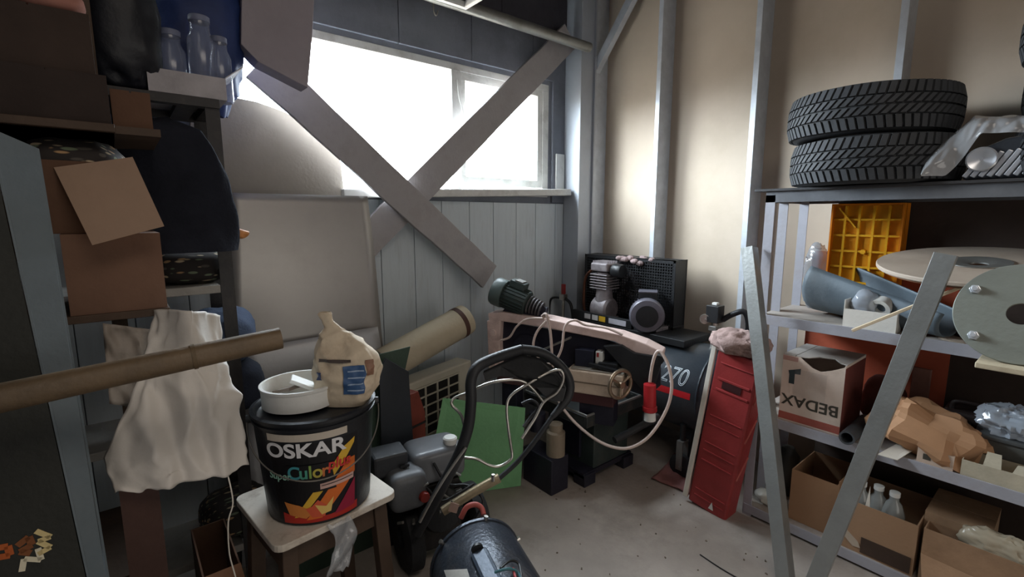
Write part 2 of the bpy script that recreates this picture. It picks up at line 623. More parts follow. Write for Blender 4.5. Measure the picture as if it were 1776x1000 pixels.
# pipe under the ceiling along the window wall
beam = MB().cyl((0.9, 2.56, 2.85), (2.84, 2.56, 2.85), 0.035, n=16).build('conduit_pipe', M_steel, smooth=40)
tag(beam, 'grey steel pipe running under the ceiling above the window', 'pipe')

# hanging square lamp frame
c = Wz(808, 18, 2.75)
lamp = thing('ceiling_light', 'white square lamp frame hanging from the ceiling above the window', 'lamp', (c.x - .3, c.y - .3, 2.75))
f = MB()
f.bb(c.x - .6, c.x, c.y - .03, c.y, 2.75, 2.79).bb(c.x - .6, c.x, c.y - .6, c.y - .57, 2.75, 2.79)
f.bb(c.x - .03, c.x, c.y - .57, c.y - .03, 2.75, 2.79).bb(c.x - .6, c.x - .57, c.y - .57, c.y - .03, 2.75, 2.79)
f.build('frame', M_whitep, lamp, bevel=0.004)
MB().bb(c.x - .57, c.x - .03, c.y - .57, c.y - .03, 2.78, 2.788).build('backing_plate', mat('lamp_backing', (70, 72, 78), 0.6), lamp)
for dx, dy in ((-.02, -.02), (-.58, -.02), (-.02, -.58), (-.58, -.58)):
    MB().cyl((c.x + dx, c.y + dy, 2.785), (c.x + dx, c.y + dy, ZC), 0.004, n=6).build('hanging_wire', M_rod, lamp)
h = Wz(752, 22, 2.83)
hk = MB().tube([(h.x, h.y, ZC), (h.x, h.y, 2.9), (h.x + .005, h.y, 2.83), (h.x + .02, h.y, 2.82), (h.x + .03, h.y, 2.85)], 0.004, 6).build('wire_hook', M_rod)
tag(hk, 'thin bent wire hook dangling beside the hanging lamp frame', 'hook')

# crossed boards in front of the window
def brace(name, a, b, w, y, label, t=0.03):
    d = (b - a).normalized()
    n = Vector((-d.z, 0, d.x)) * w / 2
    pts = []
    K = 14
    for i in range(K + 1):
        p = a.lerp(b, i / K) + n * (1 + 0.05 * noise.noise(Vector((i * .9, y * 9, 1))))
        pts.append(p)
    for i in range(K, -1, -1):
        p = a.lerp(b, i / K) - n * (1 + 0.08 * noise.noise(Vector((i * .8, y * 7, 5))))
        pts.append(p)
    o = MB().prism(pts, (0, t, 0)).build(name, M_brace, bevel=0.003)
    return tag(o, label, 'board')


brace('brace_board', Wy(450, 108, 2.63), Wy(850, 480, 2.63), 0.185, 2.63, 'pale board sloping down to the right across the window, front one of the cross')
brace('brace_board', Wy(990, 62, 2.69), Wy(610, 448, 2.69), 0.185, 2.69, 'pale board rising to the right corner across the window, rear one of the cross')


# ================================================================== left side: shelving and its load
def ybox(px0, px1, py0, py1, y):
    """x0, x1, z0, z1 of an upright rectangle standing at distance y"""
    cx, cy = (px0 + px1) / 2, (py0 + py1) / 2
    return Wy(px0, cy, y).x, Wy(px1, cy, y).x, Wy(cx, py1, y).z, Wy(cx, py0, y).z


# black rack by the window
RY0, RY1, RX = 2.05, 2.36, 0.325
rack = thing('steel_shelving', 'black steel shelving beside the leaning grey metal sheet', 'shelving', (-.1, 2.3, 0))
for px in (RX, -0.56):
    for py_ in (RY0, RY1):
        MB().bb(px - .045, px, py_, py_ + .006, 0, 2.02).bb(px - .006, px, py_ + .006, py_ + .045, 0, 2.02).build('upright', M_black, rack)
z_mid = Wy(340, 497, RY0).z
for z, t in ((1.985, .03), (z_mid, .03), (0.82, .03), (0.3, .03)):
    if z > 1.9:
        b = MB().bb(-.6, RX, RY0 - .01, RY0 + .03, z, z + t).bb(-.6, RX, RY1, RY1 + .04, z, z + t).bb(RX - .04, RX, RY0 + .03, RY1, z, z + t)
        b.bb(-.6, -.1, RY0 + .03, RY1, z, z + .02).bb(0.02, 0.12, RY0 + .03, RY1, z, z + .02).bb(.2, .26, RY0 + .03, RY1, z, z + .02)
        b.build('shelf_frame', M_black, rack)
    else:
        MB().bb(-.6, RX - .046, RY0, RY1, z - t, z).build('shelf_board', mat('worn_shelf_board', (150, 146, 140), 0.6), rack, bevel=0.003)
MB().bar((RX - .02, RY0 + .04, 1.82), (RX - .02, RY1, 1.82), 0.03, 0.03).build('side_rail', M_black, rack)

# pale open carton with jars on the top of the rack
x0, x1, z0, z1 = ybox(258, 398, 127, 193, RY0)
z0 = 2.017
ct = thing('cardboard_box', 'pale open cardboard box of jars on top of the black shelving', 'box', ((x0 + x1) / 2, RY0 + .15, z0), 'boxes on the left shelving')
carton(ct, x0, x1 - .01, RY0 - .005, RY0 + .32, z0, z1, mat('grey_white_card', (176, 172, 176), 0.85))
MB().prism([(x1 - .01, RY0 - .005, z1), (x1 - .01, RY0 + .3, z1), (x1 + .05, RY0 + .3, z1 + .05), (x1 + .05, RY0, z1 + .05)], (0, 0, .004)).build('flap', MATS['grey_white_card'], ct)
M_jar = clear_mat('jar_plastic', (150, 160, 190), 0.35, 0.15)
jl = ['clear plastic jar at the left of the carton on top of the shelving', 'clear plastic jar with a pale lid, tallest in the carton on top of the shelving', 'clear plastic jar at the right of the carton, nearest the window']
for i, (px, py, r) in enumerate(((298, 95, .042), (348, 70, .045), (382, 105, .036))):
    p = Wy(px, py, RY0 + .08)
    zb = z0 + .006
    j = thing('jar', jl[i], 'jar', (p.x, p.y, zb), 'jars in the open carton')
    H_ = p.z + .06 - zb
    MB().lathe([(r * .9, 0), (r, .01), (r, H_ * .75), (r * .7, H_ * .88), (r * .7, H_)], 20, Matrix.Translation((p.x, p.y, zb))).build('jar_body', M_jar, j, smooth=40)
    MB().lathe([(r * .75, H_), (r * .75, H_ + .018), (r * .7, H_ + .02)], 20, Matrix.Translation((p.x, p.y, zb))).build('lid', mat('blue_grey_lid', (120, 126, 150), 0.5), j, smooth=40)

# dark blue bag behind the jars, black bag left of it
p = Wy(345, 40, 2.36)
b = MB().blob((p.x, 2.4, 2.34), (.15, .11, .32), 44, 32, .15, 5, .75, .22, 9, fine=.1, seed=3).build('plastic_bag', mat('dark_blue_bag', (40, 58, 108), 0.55, var=0.2), smooth=70)
tag(b, 'dark blue stuffed bag behind the jars on the top shelf', 'bag')
p = Wy(226, 80, 2.0)
b = MB().blob((p.x - .02, 2.1, 2.26), (.10, .1, .27), 44, 32, .2, 6, .75, .28, 9, fine=.1, flat=.24, seed=5).build('rubbish_bag', mat('black_bag', (22, 24, 32), 0.45, var=0.2), smooth=70)
tag(b, 'black stuffed bag on the top shelf beside the dark boxes', 'bag')
# pale carton side that juts out in front of the window
pts = [Wy(*q, 2.3) for q in ((420, -60), (418, 76), (448, 107), (534, 152), (542, 62), (548, -60))]
b = MB().prism(pts, (0, .1, 0)).build('cardboard_box', mat('lilac_card', (160, 152, 158), 0.85, var=0.06), bevel=0.003)
tag(b, 'pale torn cardboard box jutting from the top shelf across the window', 'box', 'boxes on the left shelving')
MB()

# leaf-print bundles and the black jacket on the middle shelf
M_print = print_mat('leaf_print', (42, 36, 34), [(158, 142, 114), (112, 122, 98), (190, 170, 140), (80, 74, 68), (170, 136, 98)], 24, (0.8, 2.6, 2.6))
p = Wy(338, 455, RY0 + .12)
b = MB().blob((p.x - .01, RY0 + .17, z_mid + .065), (.13, .13, .065), 30, 14, .1, 9, .7, .12, 14, flat=.064, seed=9).build('cloth_bundle', M_print, smooth=60)
tag(b, 'leaf-print cloth bundle on the middle shelf just below the black jacket', 'cloth', 'leaf-print bundles')
p = Wy(325, 335, 1.985)
jk = MB()


def jacket(u, v):
    a = 2 * PI * u
    w = .145 * (1 - .25 * v ** 3) + .02 * math.sin(3 * a + 5 * v)
    d = .055
    q = Vector((p.x - .005 + w * math.copysign(abs(math.cos(a)) ** .8, math.cos(a)) + .03 * v * -1, 1.985 + d * math.sin(a) * (1 - .3 * v), z_mid + .13 + v * .41))
    k = noise.noise(q * 6) * .02 + noise.noise(Vector((q.x * 22, q.y * 22, q.z * 9))) * .014
    return q + Vector((math.cos(a), math.sin(a), 0)) * k


jk.grid(jacket, 56, 26)
top = [jacket(i / 56, 1) for i in range(56)]
cen = sum(top, Vector()) / 56 + Vector((0, 0, .035))
jk.add(top + [cen], [(i, (i + 1) % 56, 56) for i in range(56)])
b = jk.build('jacket', mat('black_cloth', (36, 38, 46), 0.95, var=0.2, bump=0.3, bscale=90, spec=.1), smooth=80)
tag(b, 'black padded jacket hanging in front of the black shelving post', 'jacket')
p = Wy(416, 406, RY0 - .02)
b = MB().blob((p.x - .003, RY0 - .03, p.z), (.032, .02, .018), 18, 12, .4, 30, 1, .3, 40, seed=2).build('wrapper', mat('orange_wrapper', (206, 140, 84), 0.5, var=0.3), smooth=50)
tag(b, 'small crumpled orange wrapper stuck on the black shelving post', 'wrapper')
# jeans lower down
M_jeans = mat('blue_denim', (78, 92, 118), 0.9, var=0.2, bump=0.3, bscale=120)
p = Wy(385, 560, RY0 + .08)
b = MB().blob((p.x, RY0 + .14, 1.13), (.12, .13, .115), 34, 20, .16, 7, .8, .16, 10, seed=12).build('jeans', M_jeans, smooth=70)
tag(b, 'crumpled faded blue jeans behind the white plastic sheet', 'clothes')
p = Wy(405, 640, RY0 + .08)
b = MB().blob((p.x - .02, RY0 + .14, .925), (.13, .13, .1), 34, 20, .1, 7, .7, .12, 10, flat=.1, seed=15).build('work_trousers', mat('navy_cloth', (38, 44, 58), 0.95, var=0.2, bump=0.3, bscale=90), smooth=70)
tag(b, 'dark navy folded trousers under the blue jeans on the lower shelf', 'clothes')
b = MB().blob((p.x - .03, RY0 + .14, .38), (.13, .13, .08), 34, 20, .1, 7, .7, .12, 10, flat=.08, seed=18).build('cloth_bundle', M_print, smooth=70)
tag(b, 'leaf-print cloth bundle on the lowest shelf behind the stool', 'cloth', 'leaf-print bundles')

# nearer wooden shelving along the left wall
A0 = ybox(113, 284, 408, 540, 1.62)
sh = thing('wooden_shelving', 'dark wooden shelving against the left wall under the brown boxes', 'shelving', (-.35, 1.8, 0))
zA, zC = A0[2], Wy(100, 214, 1.68).z
for z in (zA, zC, .62, .12):
    xr = A0[1] + .005 if z == zA else (.02 if z == zC else .02)
    MB().bb(XL + .01, xr, 1.6, 2.03, z - .02, z).build('shelf_board', M_darkwood, sh, bevel=.002)
for px, py_ in ((XL + .03, 1.62), (XL + .03, 2.0), (-.02, 2.0)):
    MB().bb(px - .02, px + .02, py_ - .02, py_ + .02, 0, 2.6).build('upright', M_darkwood, sh)
ba = thing('cardboard_box', 'closed brown cardboard box under the box with the hanging flap', 'box', ((A0[0] + A0[1]) / 2, 1.75, zA), 'boxes on the left shelving')
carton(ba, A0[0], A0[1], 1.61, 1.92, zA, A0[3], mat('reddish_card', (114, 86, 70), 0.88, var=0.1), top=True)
B0 = ybox(55, 236, 280, 408, 1.63)
zb = A0[3] + .006
bb_ = thing('cardboard_box', 'dark open box with a brown flap hanging down and leaf-print cloth inside', 'box', ((B0[0] + B0[1]) / 2, 1.75, zb), 'boxes on the left shelving')
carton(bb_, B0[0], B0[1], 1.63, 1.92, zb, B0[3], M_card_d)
fp = [Wy(93, 290, 1.625), Wy(230, 272, 1.625), Wy(285, 392, 1.52), Wy(160, 425, 1.52)]
MB().prism(fp, (0, .005, 0)).build('flap', mat('flap_card', (156, 130, 110), 0.85, var=0.05), bb_, label='brown flap hanging open at the front')
p = Wy(128, 250, 1.72)
b = MB().blob((p.x, 1.76, B0[3] - .015), (.11, .11, .085), 30, 16, .12, 9, .75, .12, 14, seed=21).build('cloth_bundle', M_print, smooth=60)
tag(b, 'leaf-print cloth bundle sticking out of the box with the hanging flap', 'cloth', 'leaf-print bundles')
zt = zC
c0 = ybox(-30, 188, 120, 214, 1.66)
cb = thing('cardboard_box', 'low dark cardboard box on the top board at the upper left', 'box', ((c0[0] + c0[1]) / 2, 1.8, zt), 'boxes on the left shelving')
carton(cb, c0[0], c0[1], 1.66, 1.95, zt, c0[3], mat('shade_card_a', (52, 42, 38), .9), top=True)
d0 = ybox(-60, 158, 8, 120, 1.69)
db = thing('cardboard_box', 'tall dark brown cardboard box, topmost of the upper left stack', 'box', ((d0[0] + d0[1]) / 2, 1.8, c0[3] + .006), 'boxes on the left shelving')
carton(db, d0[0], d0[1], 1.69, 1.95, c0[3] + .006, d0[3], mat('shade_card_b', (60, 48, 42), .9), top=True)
p = Wy(85, 0, 1.72)
b = MB().blob((p.x, 1.76, d0[3] + .032), (.07, .06, .03), 22, 12, .2, 14, .8, .2, 22, flat=.026, seed=23).build('cloth_rag', mat('pinkish_rag', (150, 104, 92), .9, var=.25), smooth=60)
tag(b, 'pinkish rag on top of the tall dark box', 'rag')
e0 = ybox(150, 262, 158, 214, 1.7)
eb = thing('cardboard_box', 'small dark box at the right end of the upper left board', 'box', ((e0[0] + e0[1]) / 2, 1.8, zt), 'boxes on the left shelving')
MB().bb(XL + .01, e0[1] + .01, 1.62, 1.98, zt - .02, zt - .0005).build('shelf_board', M_darkwood, sh)
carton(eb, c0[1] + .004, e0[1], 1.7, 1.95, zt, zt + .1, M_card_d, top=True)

# white plastic sheet hanging from the shelf
ps = MB()


def plast(u, v):
    # left and right outline, top to bottom
    L_ = [(268, 540), (255, 600), (225, 700), (180, 800), (200, 858)]
    R_ = [(384, 560), (392, 640), (412, 680), (424, 760), (432, 806)]

    def pick(T, v):
        k = min(3, int(v * 4))
        t = v * 4 - k
        return Vector(T[k]) .lerp(Vector(T[k + 1]), t)
    a, b = pick([(*q,) for q in L_], v), pick([(*q,) for q in R_], v)
    q = a.lerp(b, u)
    jag = 9 * noise.noise(Vector((u * 9, v * 9, 4)))
    yy = 1.56 - .10 * v - .05 * math.sin(PI * u)
    P = Wy(q.x + jag, q.y + (jag if v > .9 else 0) + (math.sin(u * 2.2) * -14 if v < .3 else 0) + 14 * math.sin(u * PI) * v, yy)
    s = Vector((P.x * 7, P.z * 2.4, 3))
    fold = noise.noise(s * 1.3) * .05 + noise.noise(Vector((P.x * 22, P.z * 5, 8))) * .016
    d, _ = noise.voronoi(Vector((P.x * 9, P.z * 6, 1)))
    return P + Vector((0, fold + min(d[1] - d[0], .5) * .035, 0))


ps.grid(plast, 54, 60)
M_sheetp = mat('white_plastic_sheet', (222, 216, 208), 0.45, var=0.04, bump=0.15, bscale=30, trans=.12)
b = ps.build('plastic_sheet', M_sheetp, smooth=70, solid=.002)
tag(b, 'crumpled white plastic sheet hanging over the left shelving', 'plastic sheet')
sp = MB()
sp.grid(lambda u, v: Wy(178 + 90 * u + 12 * v, 560 + 140 * v + 12 * u, 1.58 + .02 * noise.noise(Vector((u * 5, v * 5, 2)))), 16, 20)
b = sp.build('plastic_film', mat('grey_film', (150, 140, 130), .5), smooth=70, solid=.002)
tag(b, 'greyish film hanging behind the left side of the white plastic sheet', 'plastic sheet')

# low boxes under the plastic sheet
g0 = ybox(312, 452, 850, 975, 1.62)
gb = thing('cardboard_box', 'open brown cardboard box low down left of the wooden stool', 'box', ((g0[0] + g0[1]) / 2, 1.75, 0), 'boxes on the left shelving')
gx0, gx1 = g0[0] + .04, .205
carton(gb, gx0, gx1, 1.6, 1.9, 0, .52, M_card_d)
MB().prism([(gx0, 1.6, .52), (gx1, 1.6, .52), (gx1 + .01, 1.46, .42), (gx0 - .01, 1.46, .42)], (0, 0, .005)).build('flap', mat('lowbox_card', (118, 84, 62), .88), gb)
p = Wy(410, 830, 1.72)
h0 = ybox(185, 268, 850, 1000, 1.45)
hb = thing('cardboard_box', 'dark narrow box beside the blue edge of the black door', 'box', ((h0[0] + h0[1]) / 2, 1.6, 0), 'boxes on the left shelving')
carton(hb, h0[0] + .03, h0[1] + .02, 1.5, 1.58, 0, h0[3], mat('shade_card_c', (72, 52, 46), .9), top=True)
b = MB().tube([Wy(392, 815, 1.44), Wy(398, 835, 1.43), Wy(404, 872, 1.42), Wy(396, 905, 1.42), Wy(398, 960, 1.41), Wy(410, 1010, 1.4), Wy(405, 1060, 1.4)], .002, 6).build('string', M_paper, smooth=60)
tag(b, 'thin pale string dangling below the white plastic sheet', 'string')

# black door leaf with blue edge, and the pole in front of it
T1, B1, T2, B2 = Wy(-16, 222, 1.46), Wy(155, 1000, 1.33), Wy(68, 258, 1.5), Wy(190, 1000, 1.37)


def down(a, b, z):
    return a + (b - a) * ((z - a.z) / (b.z - a.z))


F1, F2 = down(T1, B1, 0), down(T2, B2, 0)
dr = thing('door_leaf', 'thick black door leaf with a slate blue edge leaning at the far left', 'door', F1 + Vector((-.25, 0, 0)))
MB().prism([T1, T2, F2, F1], (-.004, 0.0, 0)).build('edge_strip', mat('slate_blue_paint', (100, 110, 116), .55, var=.08, scale=5, dirt=(74, 92, 102), damt=.4), dr, label='slate blue edge')
wv = Vector((-.6, 0.02, 0))
o5 = Vector((-.006, .001, 0))
MB().prism([T1 + o5, T1 + o5 + wv, F1 + o5 + wv, F1 + o5], (0, .055, 0)).build('door_panel', mat('black_door', (36, 37, 32), .6, var=.15), dr)
st = MB()
fr = frame(Vector((0, 0, 0)), Vector((1, 0, 0)), Vector((0, 0, 1)))
ux = (-wv).normalized()
nrm = ux.cross((T1 - F1).normalized())
if nrm.y > 0:
    nrm = -nrm


def on_door(px, py):
    r, h = ray(px, py)
    o = Vector((0, 0, EYE))
    k = (T1 + o5 - o).dot(nrm) / r.dot(nrm)
    return o + r * k + nrm * .001


def zig(pts, w):
    m = MB()
    for a, b in zip(pts[:-1], pts[1:]):
        m.bar(on_door(*a), on_door(*b), w, .0012, nrm)
    return m


zig([(62, 920), (88, 930), (66, 938), (88, 948), (66, 960)], .010).build('sticker_mark', mat('sticker_cream', (216, 196, 140), .6), dr)
zig([(38, 990), (42, 968), (72, 970), (66, 950)], .010).build('sticker_mark', mat('sticker_white', (220, 212, 186), .6), dr)
zig([(30, 946), (50, 930), (56, 944), (34, 956), (54, 958)], .012).build('sticker_mark', mat('sticker_brown', (120, 70, 34), .6), dr)
zig([(-6, 950), (14, 946), (18, 962), (-4, 966)], .012).build('sticker_mark', mat('sticker_orange', (170, 84, 34), .6), dr)

pe, pm, pl = Wd(487, 586, 1.12), Wd(250, 640, 0.97), Wd(0, 690, .84)
dirn = (pl - pe).normalized()
far = pe + dirn * ((XL - pe.x) / dirn.x)
pol = thing('pole', 'worn brown wooden pole sticking out level from the left', 'pole', far)
M_pole = mat('worn_pole', (104, 86, 64), .55, var=.25, scale=9, bump=.2, dirt=(70, 60, 50), damt=.6, dscale=6, spec=.5)
MB().tube([far, pe.lerp(far, .55), pe.lerp(far, .3), pe], [.029, .028, .0265, .0255], 24, 6).build('shaft', M_pole, pol, smooth=50)
mid = pe.lerp(pl, .36)
MB().cyl(mid, mid + dirn * .008, .0278, n=24).build('joint_band', mat('band_brown', (104, 86, 62), .6), pol, smooth=40)

# metal sheets and boards leaning on the window wall
sl = [Wy(398, 334, 2.6), Wy(637, 340, 2.6), Wy(676, 700, 2.54), Wy(400, 700, 2.54)]
lo2, lo3 = down(sl[1], sl[2], 0), down(sl[0], sl[3], 0)
M_sheet = mat('grey_sheet_metal', (172, 168, 164), .42, .55, var=.06, scale=2.5, bump=.05, bscale=6, dirt=(130, 124, 118), damt=.35, dscale=2.5)


def sheet(u, v):
    a = sl[0].lerp(lo3, v)
    b = sl[1].lerp(lo2, v)
    q = a.lerp(b, u)
    return q + Vector((0, -.02 * math.sin(u * PI) * v - .012 * math.sin(v * 9), 0))


b = MB().grid(sheet, 14, 40).build('metal_sheet', M_sheet, smooth=60, solid=.004)
tag(b, 'large grey metal sheet leaning on the window wall under the crossed boards', 'sheet')
m2 = [Wy(420, 606, 2.50), Wy(655, 566, 2.50), Wy(678, 720, 2.44), Wy(420, 740, 2.44)]  # added sheet: brighter light on the large sheet's fold put into its colour
n2, n3 = down(m2[1], m2[2], 0), down(m2[0], m2[3], 0)
b = MB().grid(lambda u, v: m2[0].lerp(n3, v).lerp(m2[1].lerp(n2, v), u) + Vector((0, -.008 * math.sin(v * 6), 0)), 10, 24).build('metal_sheet', mat('bright_fold_metal', (188, 188, 190), .45, .45, var=.05, scale=3), smooth=60, solid=.003)
tag(b, 'added paler metal sheet standing in for the bright fold of the large grey one', 'sheet')
pts = [Wy(*q, 2.74) for q in ((330, 165), (405, 168), (445, 176), (490, 192), (530, 214), (565, 243), (585, 262), (592, 285), (598, 345), (330, 345))]
b = MB().prism(pts, (0, .025, 0)).build('board_panel', mat('beige_board', (150, 142, 132), .75, var=.08, scale=3), bevel=.003)
tag(b, 'beige board with a rounded shoulder covering the lower left of the window', 'board')
pg = [Wy(*q, 2.14) for q in ((484, 657), (711, 600), (700, 650), (690, 780), (474, 800))]
gf = [p + Vector((0, 0, 0)) for p in pg]
gl = [pg[0], pg[1], pg[2], Vector((pg[3].x - .06, 2.10, 0)), Vector((pg[4].x, 2.10, 0))]
b = MB().prism(gl, (0, -.006, 0)).build('metal_sheet', mat('dark_green_panel', (66, 84, 72), .45, .2, var=.1, dirt=(40, 44, 42), damt=.5, dscale=3), bevel=.0015)
tag(b, 'dark green metal panel with a pointed corner behind the black bucket', 'panel')
pk = [Wy(*q, 2.07) for q in ((656, 642), (668, 620), (707, 643))]
kb = [pk[0], pk[1], pk[2], Vector((pk[2].x + .02, 2.05, 0)), Vector((pk[0].x - .02, 2.05, 0))]
b = MB().prism(kb, (0, -.012, 0)).build('metal_sheet', mat('black_sheet', (38, 42, 48), .5, var=.12), bevel=.002)
tag(b, 'black upright metal sheet between the bucket and the grey vent cover', 'panel')
p = Wy(690, 685, 1.95)

# big roll of pale sheet material
ra, rb = Wd(808, 553, 2.97), Wd(664, 634, 2.58)
dd = (ra - rb).normalized()
rl = thing('material_roll', 'large pale rolled sheet lying over the grey vent unit', 'roll', rb)
M_roll = mat('beige_roll', (198, 186, 160), .7, var=.06, scale=3, dirt=(150, 140, 120), damt=.4)
m = frame(rb, dd.orthogonal(), dd.cross(dd.orthogonal()))
m = Matrix.Translation(rb) @ dd.to_track_quat('Z', 'Y').to_matrix().to_4x4()
Lr = (ra - rb).length
MB().lathe([(.095, 0), (.097, .01), (.097, Lr - .01), (.094, Lr), (.084, Lr), (.083, Lr - .12), (.02, Lr - .13), (.001, Lr - .13)], 36, m).build('roll_body', M_roll, rl, smooth=40)
MB().lathe([(.098, Lr - .075), (.0995, Lr - .075), (.0995, Lr - .045), (.098, Lr - .045)], 36, m).build('strap', mat('brown_strap', (84, 58, 50), .6), rl, smooth=40)

# grey vent unit (air conditioner) below the roll
ax = Vector((.958, .286, 0))
nx = Vector((.286, -.958, 0))
ac0 = Wd(703, 668, 2.62)
ac = thing('vent_unit', 'grey-white air conditioner unit with a slotted grille under the pale roll', 'air conditioner', (ac0.x, ac0.y, 0))
AZ = ac0.z
mm = frame(Vector((ac0.x, ac0.y, 0)), ax, Vector((0, 0, 1)))     # local x along, y up, z towards the room


MB(mm).bb(0, .60, 0, AZ, -.13, 0).build('housing', mat('dusty_housing', (186, 180, 164), .55, var=.06, dirt=(146, 136, 118), damt=.4), ac, bevel=.012)
gx0, gx1, gy0, gy1 = .05, .46, AZ - .36, AZ - .05
MB(mm).bb(gx0, gx1, gy0, gy1, .0005, .003).build('grille_backing', mat('grille_black', (26, 25, 24), .8), ac)
for k in range(5):
    xx = gx0 + (gx1 - gx0) * k / 4
    MB(mm).bb(xx - .006, xx + .006, gy0, gy1, .003, .012).build('grille_bar', MATS['dusty_housing'], ac, bevel=.002)
for k in range(6):
    yy = gy0 + (gy1 - gy0) * k / 5
    MB(mm).bb(gx0 - .006, gx1 + .006, yy - .005, yy + .005, .0035, .0115).build('grille_bar', MATS['dusty_housing'], ac, bevel=.002)

# rust red box in front of it
rbx = Wd(718, 735, 2.40)
b = thing('metal_box', 'rust red metal box with a slanted lid in front of the vent unit', 'box', (rbx.x, rbx.y, 0))
q0 = frame(Vector((rbx.x, rbx.y, 0)), ax, Vector((0, 0, 1)))
MB(q0).prism([(-.09, 0, 0), (.085, 0, 0), (.085, .56, 0), (.04, .69, 0), (-.09, .69, 0)], (0, 0, -.12)).build('box_body', mat('rust_red', (122, 56, 44), .65, var=.2, dirt=(90, 60, 50), damt=.5), b, bevel=.004)
MB(q0).bb(-.092, .087, .50, .512, -.122, .003).build('band', M_black, b)


# ================================================================== middle: stool, bucket, tiller, saw, compressor
# stool
SZ = .70
s_a, s_b, s_c = Wz(446, 846, SZ), Wz(478, 952, SZ), Wz(690, 852, SZ)
sx_, sy_ = (s_c - s_b), (s_a - s_b)
Lx, Ly = sx_.length, .36
smx = frame(s_b, sx_, Vector((-sx_.y, sx_.x, 0)))
stool = thing('stool', 'low wooden stool with a worn pale top under the black bucket', 'stool', (s_b.x + .18, s_b.y + .15, 0))
pts = []
for cx, cy, a0 in ((Lx - .03, .03, -90), (Lx - .03, Ly - .03, 0), (.03, Ly - .03, 90), (.03, .03, 180)):
    for k in range(5):
        a = R(a0 + k * 22.5)
        pts.append((cx + .03 * math.cos(a), cy + .03 * math.sin(a), 0))
MB(smx).prism(pts, (0, 0, -.022)).build('seat', mat('worn_stool_top', (206, 197, 184), .6, var=.1, scale=7, dirt=(120, 96, 76), damt=.7, dscale=11), stool, bevel=.003)
for cx, cy in ((.05, .05), (Lx - .05, .05), (.05, Ly - .05), (Lx - .05, Ly - .05)):
    MB(smx).bar((cx, cy, -.022), (cx + (.03 if cx > .1 else -.03), cy + (.03 if cy > .1 else -.03), -SZ), .045, .04, (0, 1, 0)).build('leg', M_darkwood, stool, bevel=.003)
MB(smx).bb(.05, Lx - .05, .04, .058, -.11, -.022).bb(.05, Lx - .05, Ly - .058, Ly - .04, -.11, -.022).bb(.03, .048, .07, Ly - .07, -.11, -.022).bb(Lx - .048, Lx - .03, .07, Ly - .07, -.11, -.022).build('apron', M_darkwood, stool)
MB(smx).bb(.03, Lx - .03, .03, .045, -.42, -.38).build('stretcher', M_darkwood, stool)
# clear tape scrap hanging from the stool edge
p0 = Wz(565, 903, SZ + .001)
sc_ = MB()
e0 = smx @ Vector((Lx * .42, -.006, 0))


def scrap(u, v):
    a = smx @ Vector((Lx * (.36 + .18 * u) + .02 * math.sin(v * 4), -.007 - .012 * abs(math.sin(v * 5 + u * 3)), .004 - .16 * v))
    return a + Vector((0, 0, .01 * noise.noise(Vector((u * 6, v * 6, 0)))))


b = sc_.grid(scrap, 12, 18).build('plastic_scrap', M_clear, smooth=70, solid=.0008)
tag(b, 'crumpled clear plastic scrap hanging off the front edge of the stool', 'plastic scrap')

# bucket
bk = Wz(551, 893, SZ)
bdir = Vector((bk.x, bk.y, 0)).normalized()
bc = Wz(530, 907, SZ) + bdir * .150
bc = bc + VR * .052
RB, RT, HB = .154, .184, .33
bucket = thing('paint_bucket', 'black paint bucket with a bright printed label standing on the stool', 'bucket', (bc.x, bc.y, SZ))
bmx = Matrix.Translation((bc.x, bc.y, SZ))
prof = [(RB - .006, 0), (RB, .006), (RT - .008, HB - .03), (RT - .003, HB - .028), (RT - .002, HB - .020), (RT - .007, HB - .018), (RT - .006, HB - .010),
        (RT, HB - .008), (RT, HB), (RT - .010, HB + .003), (RT - .014, HB - .002), (RT - .02, HB - .014), (.001, HB - .016)]
MB().lathe(prof, 64, bmx).build('bucket_body', mat('bucket_black', (30, 32, 37), .38, var=.1), bucket, smooth=30)


def br(z):
    return RB + (RT - .008 - RB) * z / (HB - .03)


face = math.atan2(-bc.y, -bc.x)            # towards the room's viewer side


def wrap(vs, fs, ang, zc, off, tilt=0.0):
    out = []
    for v in vs:
        x, y = v.x, v.y
        z = zc + y
        a = face + ang + x / RT
        r = br(z) + off + v.z
        out.append(Vector((bc.x + r * math.cos(a), bc.y + r * math.sin(a), SZ + z)))
    return out, fs


def wpoly(pts, ang, zc, off):
    bm = bmesh.new()
    vv = [bm.verts.new((x, y, 0)) for x, y in pts]
    bm.faces.new(vv)
    bmesh.ops.triangulate(bm, faces=bm.faces)
    for _ in range(4):
        es = [e for e in bm.edges if e.calc_length() > .018]
        if es:
            bmesh.ops.subdivide_edges(bm, edges=es, cuts=1)
            bmesh.ops.triangulate(bm, faces=bm.faces)
    bm.verts.ensure_lookup_table()
    bm.verts.index_update()
    vs = [v.co.copy() for v in bm.verts]
    fs = [tuple(v.index for v in f.verts) for f in bm.faces]
    bm.free()
    return wrap(vs, fs, ang, zc, off)


def ink(name, c):
    return mat('ink_' + name, c, .45, var=.05, bump=0)


def lab(name, pts, zc, off, m, ang=0.0):
    return MB().add(*wpoly(pts, ang, zc, off)).build(name, m, bucket)


